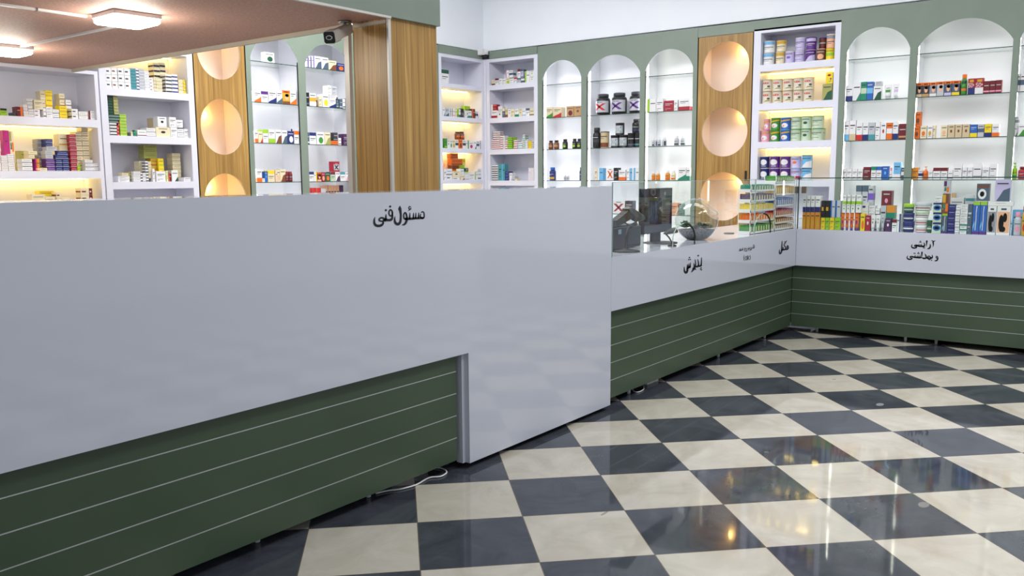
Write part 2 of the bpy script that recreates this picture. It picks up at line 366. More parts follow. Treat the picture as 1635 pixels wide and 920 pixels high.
S_CR = [2.925, 2.452, 1.995, 1.540, 1.09, .64]
open_cabinet('R', 8.118, .922, S_CR, .072, [], 'unlit white corner cabinet facing left of the three middle arches', (.055, .064))
S_TN = [2.885, 2.437, 1.990, 1.540, 1.09, .64]
open_cabinet('R', 4.055, 1.003, S_TN, .077, [2.808, 2.36, 1.913], 'white open cabinet of baby formula tins with warm lit shelves', (.085, .062))
# corner filler between the two corner cabinets
m = MB(); m.box(XR-.012, XR+.36, 8.120, YL-.002, 0, ZTOP, M_['cabinet']); m.box(10.065, XR+.36, YL-.002, YL+.36, 0, ZTOP, M_['cabinet']); struct(m.build('trim_4'))

def arch_bay(side, s0, w, a, b, glassz, label, led, sp=2.93, top=3.18, depth=.37, zt=3.40, extra=None):
    """bay of width w; opening from a to b (local), arch springing at sp, crown at top"""
    loc, rz = frame(side, s0); t = empty('arched_display_bay', loc, rz); tag(t, label, 'display niche', None)
    c = (a+b)/2; h = (b-a)/2; rise = top-sp; R = (h*h+rise*rise)/(2*rise); cz = top-R; N = 28
    a0 = math.asin(h/R)
    arc = [(c+R*math.sin(-a0+2*a0*i/N), cz+R*math.cos(-a0+2*a0*i/N)) for i in range(N+1)]
    m = MB()
    m.box(0, a, 0, .02, 0, zt, M_['sage']); m.box(b, w, 0, .02, 0, zt, M_['sage'])
    for i in range(N):
        (x0, z0), (x1, z1) = arc[i], arc[i+1]
        m.face([(x0,0,z0), (x1,0,z1), (x1,0,zt), (x0,0,zt)], M_['sage']); m.face([(x0,.02,z0), (x0,.02,zt), (x1,.02,zt), (x1,.02,z1)], M_['sage'])
        m.face([(x0,0,z0), (x0,.02,z0), (x1,.02,z1), (x1,0,z1)], M_['cabinet'])
    m.face([(a,0,0),(a,.02,0),(a,.02,sp),(a,0,sp)], M_['cabinet']); m.face([(b,0,0),(b,0,sp),(b,.02,sp),(b,.02,0)], M_['cabinet'])
    m.face([(0,0,zt),(w,0,zt),(w,.02,zt),(0,.02,zt)], M_['sage'])
    m.box(a, b, 0, .02, 0, .12, M_['sage'])
    m.build('arched_facade', t)
    o = .012
    m = MB(); m.box(a-o-.016, a-o, .02, depth, .1, zt-.02, M_['liner']); m.box(b+o, b+o+.016, .02, depth, .1, zt-.02, M_['liner'])
    m.box(a-o, b+o, depth-.012, depth, .1, zt-.02, M_['liner']); m.box(a-o, b+o, .02, depth-.012, zt-.04, zt-.02, M_['liner']); m.box(a-o, b+o, .02, depth-.012, .1, .118, M_['liner'])
    m.build('niche_liner', t)
    for z in glassz:
        g = MB(); g.box(a-o, b+o, .024, depth-.012, z-.008, z, M_['shelfglass']); gs = g.build('glass_shelf', t)
        e = MB(); e.box(a-o, b+o, .0215, .024, z-.008, z, M_['edge']); e.build('shelf_edge', gs)
    if led:
        lm = {'c': M_['led'], 'g': M_['ledg'], 'l': M_['ledlow']}[led]
        for sgn in ((1, -1) if led != 'l' else (1,)):  # right-hand strip is added out of view to even the niche light
            e = MB(); x = a-o if sgn > 0 else b+o
            e.box(min(x, x+sgn*.006), max(x, x+sgn*.006), .070, .102, .12, zt-.05, lm); e.build('led_strip', t)
    return t
GL = [2.895, 2.448, 2.0, 1.56, 1.11, .66]; GR = [2.865, 2.414, 1.976, 1.541, 1.095, .65]
arch_bay('L', 5.935, .775, .062, .712, GL, 'arched glass-shelf niche right of the left oak panel', 'l')
arch_bay('L', 6.710, .82, .045, .760, GL, 'arched glass-shelf niche partly behind the oak column', 'l')
arch_bay('L', 7.530, .78, .045, .735, GL, 'arched glass-shelf niche hidden behind the oak column', 'l')
arch_bay('R', 7.196, .772, .083, .726, GR, 'narrowest white lit arched niche, beside the unlit corner cabinet', 'c')
arch_bay('R', 6.424, .888, .043, .853, GR, 'white lit arched niche holding the big black jars', 'c')
arch_bay('R', 5.536, .764, .040, .706, GR, 'greenish lit arched niche left of the right oak panel', 'g')
arch_bay('R', 3.052, .769, .068, .728, GR, 'greenish lit arched niche right of the formula tin cabinet', 'g')
arch_bay('R', 2.283, .951, .037, .917, GR, 'widest lit arched niche, full of sunscreen boxes', 'g')
arch_bay('R', 1.332, .80, .028, .70, GR, 'lit arched niche cut off by the right picture edge', 'g')
arch_bay('R', .532, .80, .028, .70, GR, 'arched niche beyond the right picture edge', None)

def porthole_panel(side, s0, w, cxs, czs, rx, rz_, label, ledside, ph, zt=3.275, wm=None, inset=.034, dp=.33):
    loc, rz = frame(side, s0); t = empty('oak_porthole_panel', loc, rz); tag(t, label, 'panel', None)
    m = MB(); N = 48; zs = [0]+[(czs[i]+czs[i+1])/2 for i in range(len(czs)-1)]+[zt]
    for k, cz in enumerate(czs):
        z0, z1 = zs[k], zs[k+1]
        # cell z0..z1 with an elliptic hole; project the rim to the cell border
        rim, out = [], []
        for i in range(N):
            a_ = 2*math.pi*i/N + math.pi/4/ (N/8) * 0
            dx, dz = math.cos(a_), math.sin(a_)
            tx = ((w-cxs) if dx > 0 else cxs)/abs(dx) if abs(dx) > 1e-6 else 1e9
            tz = ((z1-cz) if dz > 0 else (cz-z0))/abs(dz) if abs(dz) > 1e-6 else 1e9
            s_ = min(tx, tz); rim.append((cxs+rx*dx, cz+rz_*dz)); out.append((cxs+s_*dx, cz+s_*dz))
        corners = [(w,z1), (0,z1), (0,z0), (w,z0)]
        for i in range(N):
            j = (i+1) % N
            for yy, rev in ((0, 0), (.022, 1)):
                q = [(*rim[i][:1], yy, rim[i][1]), (rim[j][0], yy, rim[j][1]), (out[j][0], yy, out[j][1])]
                A, B = out[i], out[j]
                if abs(A[0]-B[0]) > 1e-4 and abs(A[1]-B[1]) > 1e-4:
                    cc = min(corners, key=lambda c_: (c_[0]-A[0])**2+(c_[1]-A[1])**2+(c_[0]-B[0])**2+(c_[1]-B[1])**2)
                    q.append((cc[0], yy, cc[1]))
                q.append((A[0], yy, A[1]))
                m.face(q if rev else list(reversed(q)), wm)
            m.face([(rim[i][0],0,rim[i][1]), (rim[j][0],0,rim[j][1]), (rim[j][0],.022,rim[j][1]), (rim[i][0],.022,rim[i][1])], M_['trim'])
    m.box(0, .012, 0, .022, 0, zt, wm); m.box(w-.012, w, 0, .022, 0, zt, wm)
    m.build('oak_board', t)
    m = MB(); m.box(.02, .034, .022, dp, 0, zt, M_['pinky']); m.box(w-inset, w-.015, .022, dp, 0, zt, M_['pinky']); m.box(.034, w-inset, dp-.012, dp, 0, zt, M_['pinky'])
    for z in zs: m.box(.034, w-inset, .024, dp-.012, max(z-.008, 0), z+.008, M_['pinky'])
    m.build('niche_liner', t)
    for k, cz in enumerate(czs):
        s_, pw = ph[k]
        if s_ == 0: continue
        x = cxs+ledside*rx*.86; m = MB(); m.box(x-.02, x+.02, dp-.10, dp-.07, zs[k+1]-.016, zs[k+1]-.009, M_['ledw']); m.build('led_spot', t)
        l = bpy.data.lights.new('niche_fill_light', 'POINT'); l.energy = pw; l.color = (1, .62, .14); l.shadow_soft_size = .015
        o = bpy.data.objects.new('niche_fill_light', l); COL.objects.link(o); o.parent = t; o.location = (cxs+(rx*.36 if ledside > 0 else .25-rx*.90), dp-.06, cz+rz_*(.66 if ledside > 0 else .50))  # point light without a fixture, added for the warm spot on the back
    return t
WP1, WP2 = wood('oak_panel_left', 0, .22, .0, 3.1), wood('oak_panel_right', 0, .24, .0, 5.2)
porthole_panel('L', 5.284, .649, .321, [.58, 1.364, 2.153, 2.945], .265, .295, 'left oak panel with round peach-lit niches between cabinet and arches', -1, [(0,0),(1,1.7),(1,1.5),(1,.9)], wm=WP1, inset=.048, dp=.38)
porthole_panel('R', 4.770, .714, .368, [.56, 1.340, 2.125, 2.905], .297, .297, 'right oak panel with round peach-lit niches left of the formula tins', 1, [(0,0),(1,1.8),(1,.8),(1,1.3)], wm=WP2)
m = MB(); m.box(8.312, 9.076, YL, YL+.02, 0, 3.40, M_['sage']); struct(m.build('trim_5'))
# continuous green band over the white cabinets and panels
m = MB(); m.box(4.0, 5.935, YL+.005, YL+.025, ZTOP+.0, 3.40, M_['sage']); m.box(9.076, 10.02, YL-.012, YL+.02, ZTOP, 3.405, M_['sage']); struct(m.build('trim_6'))
m = MB(); m.box(XR-.012, XR+.02, 7.197, 8.05, ZTOP, 3.405, M_['sage']); m.box(XR, XR+.02, 3.052, 4.77, ZTOP-.02, 3.40, M_['sage']); struct(m.build('trim_7'))
m = MB(); m.box(XR-.004, XR+.36, 4.052, 4.0555, 0, 3.28, M_['cabinet'])

# small black handle on the right oak panel
p = on_x(1191, 280, XR); hnd = MB(); hnd.box(XR-.022, XR-.0005, p.y-.010, p.y+.010, p.z-.06, p.z+.055, M_['dark'])
tag(hnd.build('door_pull', bevel=.003), 'small black pull on the right oak panel beside the formula cabinet', 'handle')
# ================================================================== counters
LINES = [.560, .437, .313, .188]
def strokes(name, parent, crop, sts, un, off, mt=None, wt=1.0):
    """brush strokes of the vinyl lettering, laid on the panel; un: point on the panel for a picture point"""
    ox, oy, s = crop; m = MB(); mt = mt or M_['ink']
    def P(x, y): v = un(ox+x/s, oy+y/s); return (v+off)
    k = 0
    for pts, ws in sts:
        if isinstance(ws, (int, float)): ws = [ws]*len(pts)
        ws = [w_*wt for w_ in ws]
        if len(pts) == 1:
            (x, y), r = pts[0], ws[0]/2; m.face([P(x+r*math.cos(-a_), y+r*math.sin(-a_)) for a_ in [math.pi*i/2 for i in range(4)]], mt); continue
        # smooth the path
        q, qw = [], []
        for i in range(len(pts)-1):
            p0 = pts[max(i-1,0)]; p1 = pts[i]; p2 = pts[i+1]; p3 = pts[min(i+2,len(pts)-1)]
            for t in (0, .25, .5, .75):
                q.append(tuple(.5*((2*p1[c])+(-p0[c]+p2[c])*t+(2*p0[c]-5*p1[c]+4*p2[c]-p3[c])*t*t+(-p0[c]+3*p1[c]-3*p2[c]+p3[c])*t**3) for c in (0,1)))
                qw.append(ws[i]*(1-t)+ws[i+1]*t)
        q.append(pts[-1]); qw.append(ws[-1])
        L_, R_ = [], []
        for i, (x, y) in enumerate(q):
            a_, b_ = q[max(i-1,0)], q[min(i+1,len(q)-1)]; dx, dy = b_[0]-a_[0], b_[1]-a_[1]; d = math.hypot(dx, dy) or 1
            nx, ny = -dy/d*qw[i]/2, dx/d*qw[i]/2; L_.append((x+nx, y+ny)); R_.append((x-nx, y-ny))
        for i in range(len(q)-1): m.face([P(*L_[i]), P(*L_[i+1]), P(*R_[i+1]), P(*R_[i])], mt)
        for i in (0, len(q)-1):
            r = qw[i]/2
            if r > 2: m.face([P(q[i][0]+r*math.cos(-a_), q[i][1]+r*math.sin(-a_)) for a_ in [math.pi*j/5 for j in range(10)]], mt)
    o = m.build(name); o.parent = parent
    if parent: o.matrix_parent_inverse = parent.matrix_world.inverted()
    return o
FT = flat('grey_foot', (205,205,205), .6)
def foot(parent, x, y):
    m = MB(); m.lathe([(.010,0), (.013,.004), (.016,.074)], FT, c=(x, y, 0), n=12); m.build('foot', parent)
# ---- tall white counter
tc_ = empty('tall_counter', (0, 0, 0)); tag(tc_, 'tall grey-white reception counter in the foreground with dark green base boards', 'counter')
X0 = -.6; XE = 5.033
m = MB(); m.prism([(X0,.658), (3.524,.658), (3.524,.035), (XE,.035), (XE,ZT), (X0,ZT)], YF, YF+.030, M_['laminate']); m.build('front_panel', tc_)
m = MB(); m.box(3.500, 3.524, YF+.030, YF+.075, .035, .658, M_['laminate']); m.build('end_panel', tc_)
m = MB(); m.box(XE-.02, XE, YF+.03, 3.26, .035, ZT-.018, M_['laminate']); m.build('end_panel', tc_)
m = MB(); m.box(X0, XE, YF+.030, 3.27, ZT-.018, ZT, M_['laminate']); m.build('upper_ledge', tc_)
m = MB(); m.box(X0, 3.468, YF+.044, YF+.060, .060, .70, M_['olive']); m.box(3.468, 3.498, YF+.075, YF+.09, .06, .70, M_['olive']); m.build('base_board', tc_)
for z in LINES: m = MB(); m.box(X0, 3.468, YF+.0425, YF+.0445, z-.0022, z+.0022, M_['inlay']); m.build('inlay_strip', tc_)
m = MB(); m.box(X0, XE-.02, YF+.092, 3.22, .075, ZT-.018, M_['plinth']); m.build('body', tc_)
m = MB(); m.box(X0, XE-.02, 3.27, 3.90, .73, .76, M_['laminate']); m.build('worktop', tc_)
m = MB(); m.box(X0, XE-.02, 3.86, 3.88, .03, .73, M_['cabinet']); m.build('rear_panel', tc_)
for x in (.6, 1.4, 2.227, 2.9): foot(tc_, x, YF+.15)
CR_A = (580, 320, 13.625)
strokes('lettering', tc_, CR_A, [
 ([(1262,262),(1290,245),(1316,268),(1324,320),(1318,370),(1292,388),(1258,376),(1236,345),(1248,300)], [20,22,24,26,30,36,34,26,18]),
 ([(1290,385),(1230,386),(1180,390),(1130,390),(1080,396),(1030,400),(980,402),(925,402)], [42,40,42,44,46,48,50,50]),
 ([(1206,270),(1202,330),(1196,385)], [12,26,34]), ([(1142,272),(1140,330),(1134,388)], [12,26,36]), ([(1092,276),(1090,335),(1084,390)], [12,26,36]), ([(1012,276),(1010,335),(1006,395)], [12,26,38]),
 ([(1036,158),(1008,132),(988,156),(998,186),(1038,182),(1004,206),(974,226)], [10,18,20,18,20,18,8]),
 ([(946,330),(926,280),(903,268),(882,300),(878,350),(895,400),(930,405)], [22,28,30,28,26,34,40]),
 ([(928,300),(944,345),(946,400),(938,450),(914,500),(880,528),(842,536)], [24,34,44,46,46,34,12]),
 ([(798,122),(793,180),(806,240),(814,320),(812,400),(802,470),(768,512),(724,512),(690,476),(680,410),(690,352)], [8,66,48,40,42,50,56,56,48,34,10]),
 ([(586,204),(616,222),(632,280),(612,338),(576,330),(558,290),(562,235),(586,204)], [26,32,30,30,30,28,30,28]),
 ([(626,260),(634,330),(626,390),(594,424),(540,430),(500,425),(470,440),(440,430)], [22,30,44,52,48,56,46,40]),
 ([(492,306),(490,350),(488,410)], [12,30,44]), ([(583,134)], 54), ([(489,214)], 54),
 ([(470,420),(430,386),(380,382),(346,408),(350,440),(390,452),(425,462),(428,500),(392,540),(320,556),(262,534),(238,484),(238,420),(250,368)], [40,38,34,32,34,30,32,40,52,50,52,44,32,10]),
], lambda x, y: on_y(x, y, YF), Vector((0, -.0012, 0)), wt=1.08)

# ---- low counter (runs on in the same face) and the cross counter
lc = empty('low_counter', (0, 0, 0)); tag(lc, 'low white service counter with green base boards between the tall counter and the corner', 'counter')
XB = 9.47
m = MB(); m.box(XE+.002, XC, YF, YF+.018, .690, ZC, M_['laminate']); m.build('front_panel', lc)
m = MB(); m.box(XE+.002, XB, YF+.018, 3.785, ZC-.022, ZC, M_['laminate']); m.build('worktop', lc)
m = MB(); m.box(XE+.002, XC+.04, YF+.044, YF+.060, .060, .74, M_['olive']); m.build('base_board', lc)
for z in LINES: m = MB(); m.box(XE+.002, XC+.040, YF+.0425, YF+.0445, z-.0022, z+.0022, M_['inlay']); m.build('inlay_strip', lc)
m = MB(); m.box(XE+.002, XB-.05, YF+.062, 3.70, .085, ZC-.022, M_['plinth']); m.build('body', lc)
m = MB(); m.box(XE+.002, XB-.06, 3.66, 3.68, 0, .085, M_['plinth']); m.build('light_stop_board', lc)  # unseen board added to stop light coming under the counter from behind
for x in (5.5, 7.1, 8.2): foot(lc, x, YF+.12)
U = lambda x, y: on_y(x, y, YF); O_ = Vector((0, -.0012, 0))
strokes('lettering', lc, (1080, 380, 8.605), [
 ([(344,272),(342,330),(338,378)], [8,13,18]), ([(340,378),(318,386),(296,388)], [18,20,18]), ([(338,412)], 20), ([(342,438)], 20), ([(328,428)], 14),
 ([(292,296),(302,340),(300,380),(280,396),(268,392)], [8,14,20,18,14]), ([(299,244)], 24),
 ([(256,300),(262,350),(256,396),(236,430),(206,466)], [8,14,20,22,10]), ([(260,430)], 20), ([(238,350),(242,400),(226,424)], [8,14,18]),
 ([(192,340),(190,375),(182,405)], [6,14,18]), ([(171,350),(169,380),(164,410)], [6,14,18]), ([(150,362),(150,395),(150,440),(140,470),(122,474),(108,450),(106,400)], [6,16,24,26,26,18,6]), ([(190,396),(165,410),(148,420)], [16,20,20]),
 ([(178,270)], 22), ([(168,298)], 18), ([(190,296)], 18),
], U, O_, wt=1.22)
strokes('lettering', lc, (1080, 380, 8.605), [
 ([(1070,100),(1068,135),(1052,142)], [5,9,8]), ([(1058,88),(1054,140)], [6,9]), ([(1040,125),(1034,150),(1018,172)], [6,9,6]), ([(1024,130),(1018,152),(1002,176)], [6,9,5]), ([(1008,135),(1000,150),(985,148)], [8,9,8]), ([(992,128),(990,160),(978,176)], [5,8,5]),
 ([(972,140),(966,165),(950,184),(944,170)], [6,9,9,5]), ([(956,138),(950,152),(936,156)], [6,9,8]), ([(938,136),(936,160),(928,186)], [6,8,5]), ([(918,140),(912,162),(902,168)], [5,9,9]), ([(905,142),(898,168),(884,172)], [5,9,9]), ([(886,150),(878,172),(864,178)], [6,10,9]), ([(878,150),(868,158),(870,174)], [7,8,8]), ([(966,186)], 9), ([(1012,126)], 8), ([(904,130)], 8),
 ], U, O_, wt=1.0)
strokes('lettering', lc, (1080, 380, 8.605), [
 ([(932,240),(924,262),(924,292),(932,316)], [5,8,8,5]), ([(950,256),(942,272),(942,290),(950,304),(962,300),(965,280),(962,258),(950,256)], [7,9,9,8,8,9,8,7]),
 ([(968,250),(985,246)], [8,8]), ([(977,250),(977,302)], [9,9]), ([(1002,252),(991,258),(988,275),(991,292),(1001,296)], [7,8,9,8,7]), ([(1008,238),(1015,256),(1015,282),(1009,302)], [5,8,8,5]),
], U, O_, wt=.9)
strokes('lettering', lc, (1080, 380, 8.605), [
 ([(1536,112),(1524,106),(1520,125),(1530,150),(1538,130),(1534,110)], [9,12,12,14,12,9]), ([(1528,152),(1510,158),(1494,154)], [16,18,16]),
 ([(1514,38),(1496,66),(1478,96),(1492,118),(1504,140),(1494,158)], [6,12,12,13,14,16]), ([(1478,60),(1494,50)], [4,7]), ([(1490,156),(1474,164),(1464,150),(1468,128)], [14,18,16,8]), ([(1466,160),(1452,166),(1444,170)], [16,18,14]),
 ([(1452,44),(1448,100),(1446,160),(1440,196),(1424,214),(1414,200),(1414,162)], [8,15,18,20,22,16,6]),
], U, O_, wt=1.22)
cc_ = empty('cross_counter', (0, 0, 0)); tag(cc_, 'low white cosmetics counter with green base boards running off the right picture edge', 'counter')
YE = -1.2
m = MB(); m.box(XC, XC+.018, YE, YF-.002, .690, ZC, M_['laminate']); m.build('front_panel', cc_)
m = MB(); m.box(XC+.018, XB, YE, YF+.016, ZC-.022, ZC, M_['laminate']); m.build('worktop', cc_)
m = MB(); m.box(XC+.042, XC+.058, YE, YF+.040, .060, .74, M_['olive']); m.build('base_board', cc_)
for z in LINES: m = MB(); m.box(XC+.0405, XC+.0425, YE, YF+.040, z-.0022, z+.0022, M_['inlay']); m.build('inlay_strip', cc_)
m = MB(); m.box(XC+.06, XB-.05, YE+.05, YF+.01, .085, ZC-.022, M_['plinth']); m.build('body', cc_)
m = MB(); m.box(XB-.09, XB-.07, YE+.05, YF, 0, .085, M_['plinth']); m.build('light_stop_board', cc_)  # added out of view so no light leaks beneath the cross counter
for x, y in ((8.90, 2.80), (8.86, 1.941), (8.88, 1.674), (8.88, .6)): foot(cc_, x-.05, y)
strokes('lettering', cc_, (1430, 375, 18.17), [
 ([(1088,215),(1096,280),(1084,350)], [40,32,8]), ([(1036,180),(1060,170),(1090,184),(1120,186),(1158,166)], [8,18,24,22,6]),
 ([(1000,270),(1008,320),(996,372),(960,398),(912,408)], [14,34,42,40,8]),
 ([(906,186),(900,250),(890,340)], [46,32,10]),
 ([(822,230),(838,280),(830,330),(790,336)], [14,32,40,42]), ([(808,378)], 34), ([(840,378)], 34),
 ([(800,335),(740,332),(690,330),(640,318),(600,322)], [42,40,42,40,34]), ([(752,266),(750,325)], [12,32]), ([(706,270),(704,325)], [12,32]), ([(662,276),(660,325)], [12,32]),
 ([(720,184)], 36), ([(702,216)], 34), ([(738,216)], 34),
 ([(640,312),(600,296),(560,304),(550,328),(590,338),(612,352),(590,374),(540,384),(490,372),(464,344),(468,310),(484,278)], [34,30,26,24,26,30,36,38,36,32,24,8]),
 ([(1172,640),(1188,622),(1216,632),(1218,664),(1190,676),(1170,656)], [18,24,24,26,28,20]), ([(1218,640),(1226,690),(1206,732),(1168,752),(1126,756)], [22,34,40,34,8]),
 ([(1058,584),(1068,630),(1056,668),(1016,674)], [12,30,40,42]), ([(1046,738)], 38),
 ([(1020,664),(990,628),(960,618),(930,640),(950,668),(990,680),(1006,706),(976,722),(948,700),(930,676)], [34,26,26,26,28,28,26,28,26,32]),
 ([(950,672),(906,676)], [38,36]), ([(850,552),(876,600),(888,650),(866,680),(810,682),(784,672)], [10,36,38,42,44,32]),
 ([(766,510),(760,580),(756,672)], [40,34,10]), ([(756,660),(706,662),(640,660),(560,652),(500,642)], [20,42,42,42,34]), ([(718,596),(716,655)], [12,32]), ([(676,600),(672,655)], [12,32]), ([(630,602),(628,655)], [12,32]), ([(566,590),(568,650)], [12,32]),
 ([(662,516)], 36), ([(644,546)], 34), ([(682,546)], 34), ([(536,538)], 34), ([(566,538)], 34),
 ([(510,640),(470,626),(430,632),(418,654),(456,666),(478,680),(458,702),(408,712),(360,700),(334,672),(338,638),(354,606)], [34,30,26,24,26,30,36,38,36,32,24,8]),
], lambda x, y: on_x(x, y, XC), Vector((-.0012, 0, 0)), wt=1.12)

# ---- glass screens on the low counters
GT = 1.565
def arch_glass(x0, x1, ax, ar, ah, label):
    t = empty('glass_screen', (0, 0, 0)); tag(t, label, 'glass screen')
    y = YF+.006; poly = [(x0, ZC+.001), (ax-ar, ZC+.001)]; arc = []
    for i in range(17):
        a_ = math.pi*(1-i/16); arc.append((ax+ar*math.cos(a_), ZC+.06+(ah-.06)*math.sin(a_)))
    poly += arc+[(ax+ar, ZC+.001), (x1, ZC+.001), (x1, GT), (x0, GT)]
    m = MB(); 
    m.face([(x0,y,ZC+.001),(ax-ar,y,ZC+.001),(ax-ar,y,GT),(x0,y,GT)], M_['glass']); m.face([(ax+ar,y,ZC+.001),(x1,y,ZC+.001),(x1,y,GT),(ax+ar,y,GT)], M_['glass'])
    for i in range(16): (u0,v0),(u1,v1) = arc[i], arc[i+1]; m.face([(u0,y,v0),(u1,y,v1),(u1,y,GT),(u0,y,GT)], M_['glass'])
    m.build('pane', t)
    m = MB(); e = .0016
    m.box(x0, x1, y-.004, y+.004, GT-e, GT+e, M_['edgelite']); m.box(x1-e, x1+e, y-.004, y+.004, ZC+.001, GT, M_['edgelite']); m.box(x0-e, x0+e, y-.004, y+.004, ZC+.001, GT, M_['edgelite']); m.build('polished_edge', t)
    pts = [(ax-ar, y, ZC+.004)]+[(u, y, v) for u, v in arc[:9]]; m = MB(); m.tube(pts, .0035, M_['edgelite'], 6); m.build('cutout_edge', t)  # left half drawn pale and thin, right half dark and thick
    pts = [(u, y, v) for u, v in arc[8:]]+[(ax+ar, y, ZC+.004)]; m = MB(); m.tube(pts, .0075, M_['dark'], 6); tag(m.build('cutout_edge', t), 'black right half of the cutout edge')
arch_glass(5.050, 7.562, 6.140, .190, .178, 'clear glass screen with small arched opening in front of monitor and terrarium')
arch_glass(7.568, 8.645, 7.770, .195, .190, 'clear glass screen with small arched opening in front of the candy racks')
cg = empty('glass_showcase', (0, 0, 0)); tag(cg, 'clear glass showcase with dark green edges on the cosmetics counter', 'showcase')
m = MB(); m.face([(XC+.008, YE, ZC+.001), (XC+.008, YF-.004, ZC+.001), (XC+.008, YF-.004, GT), (XC+.008, YE, GT)], M_['glass']); m.build('front_pane', cg)
m = MB(); m.face([(XC+.010, YF-.006, ZC+.001), (XC+.43, YF-.006, ZC+.001), (XC+.43, YF-.006, GT), (XC+.010, YF-.006, GT)], M_['glass']); m.build('end_pane', cg)
m = MB(); m.face([(XC, YE, GT+.004), (XC+.44, YE, GT+.004), (XC+.44, YF, GT+.004), (XC, YF, GT+.004)], M_['glass']); m.build('top_pane', cg)
m = MB(); m.box(XC-.002, XC+.002, YE, YF+.002, GT, GT+.009, M_['edge']); m.box(XC+.001, XC+.009, YF-.010, YF-.001, ZC+.001, GT, M_['edge']); m.build('polished_edge', cg)
for x, y in ((XC-.012, YF+.012), (XC+.002, YF-.060)):
    m = MB(); m.box(-.012, .012, -.022, .022, -.034, .034, M_['clip']); q = m.build('glass_clamp', cg, loc=(x, y, 1.452), bevel=.002)
    if x < XC: q.rotation_euler[2] = math.pi/2

# ================================================================== things on the low counter
pb = on_z(976, 398.3, ZC)
pt = empty('receipt_printer', (5.42, 3.26, ZC)); tag(pt, 'dark grey boxy receipt printer on the low counter behind the hand scanner', 'printer')
SL = flat('dark_grey_plastic', (44,48,58), .4)
m = MB(); m.box(0, .52, 0, .24, .004, .165, SL); m.build('housing', pt, bevel=.008)
m = MB(); m.box(.01, .51, .02, .20, .165, .178, SL); m.build('lid', pt, bevel=.004)
m = MB(); m.box(.17, .215, -.002, .0, .115, .150, flat('pale_sticker', (150,180,196), .5)); m.build('sticker', pt)
m = MB(); m.box(.28, .50, -.0015, 0, .02, .026, M_['dark']); m.build('paper_slot', pt)
sc_ = empty('barcode_scanner_stand', (5.475, 3.125, ZC)); tag(sc_, 'black gooseneck stand holding the hand scanner at the end of the tall counter', 'stand')
m = MB(); m.lathe([(.100,0),(.100,.006),(.09,.012),(.03,.020),(.012,.03)], M_['dark'], n=32); m.build('base', sc_)
g_ = lambda x, y: on_y(x, y, 3.135)-Vector((5.475, 3.135, ZC))
m = MB(); m.tube([(0,0,.02), (.0,0,.10), tuple(g_(1001,367)), tuple(g_(1008,359)), tuple(g_(1011,357.5))], [.013,.012,.012,.012,.012], M_['dark'], 10); m.build('gooseneck', sc_)
m = MB(); m.tube([tuple(g_(1011,358.5)), tuple(g_(1013,356.5))], [.013,.015], M_['dark'], 12); m.build('cradle', sc_)
sg = empty('barcode_scanner', tuple(on_y(1006, 345, 3.135))); tag(sg, 'black pistol-shaped hand scanner resting on its gooseneck stand', 'scanner')
gg = lambda x, y, d=0: on_y(950+x/8.14, 280+y/8.14, 3.135)-on_y(1006, 345, 3.135)+Vector((0, d, 0))
SCN = flat('scanner_black', (34,33,30), .35); SCG = flat('scanner_grey', (62,64,66), .35)
m = MB()
poly = [gg(232,590), gg(262,672), gg(300,650), gg(470,548), gg(510,520), gg(500,460), gg(410,450), gg(380,470)]
A = [p+Vector((0,-.028,0)) for p in poly]; B = [p+Vector((0,.028,0)) for p in poly]
m.face(A, SCN); m.face(list(reversed(B)), SCN)
for i in range(len(poly)): j = (i+1) % len(poly); m.face([A[i], B[i], B[j], A[j]], SCN)
m.build('handle', sg, bevel=.008)
m = MB(); poly = [gg(395,430), gg(440,412), gg(600,520), gg(610,575), gg(540,600), gg(480,560), gg(405,480)]
A = [p+Vector((0,-.034,0)) for p in poly]; B = [p+Vector((0,.034,0)) for p in poly]
m.face(A, SCG); m.face(list(reversed(B)), SCG)
for i in range(len(poly)): j = (i+1) % len(poly); m.face([A[i], B[i], B[j], A[j]], SCG)
m.build('head', sg, bevel=.01)
m = MB(); m.tube([tuple(gg(338,612,-.030)), tuple(gg(380,645,-.032)), tuple(gg(430,648,-.034)), tuple(gg(488,590,-.038))], .0055, SCN, 8); m.build('cable', sg)
mo = empty('monitor', (6.30, 3.30, ZC)); tag(mo, 'black flat monitor standing behind the glass beside the terrarium bowl', 'monitor')
mo.rotation_euler[2] = rad(3)
SCR = flat('black_glossy_screen', (12,13,18), .06)
m = MB(); m.box(-.27, .27, 0, .045, .085, .445, M_['dark']); m.build('casing', mo, bevel=.004)
m = MB(); m.box(-.26, .26, -.0015, 0, .155, .437, SCR); m.build('screen', mo)
m = MB(); m.box(-.262, .262, -.0015, 0, .093, .150, flat('chin_grey', (62,68,82), .3)); m.build('chin', mo)
m = MB(); m.box(.0, .15, .045, .075, .006, .20, SL); m.build('neck', mo, bevel=.004)
m = MB(); m.lathe([(.14,0),(.14,.006),(.12,.010),(.02,.012)], SL, c=(.04,.0,0), n=32); m.build('base', mo)
m = MB(); m.lathe([(.014,0),(.014,.002),(.010,.002)], M_['steel'], n=16); lens = m.build('camera_ring', mo, loc=(.12,-.0016,.40)); lens.rotation_euler[0] = math.pi/2
mc = on_z(1073, 393, ZC); t = empty('desk_microphone', tuple(mc)); tag(t, 'small black gooseneck desk microphone between the monitor and the terrarium bowl', 'microphone')
h_ = lambda x, y: tuple(on_y(x, y, mc.y)-mc)
m = MB(); m.lathe([(.035,0),(.033,.008),(.012,.014)], M_['dark'], n=20); m.build('base', t)
m = MB(); m.tube([(0,0,.01), h_(1072,386), h_(1068,379), h_(1063,374), h_(1062,372)], .006, M_['dark'], 8); m.build('stalk', t)
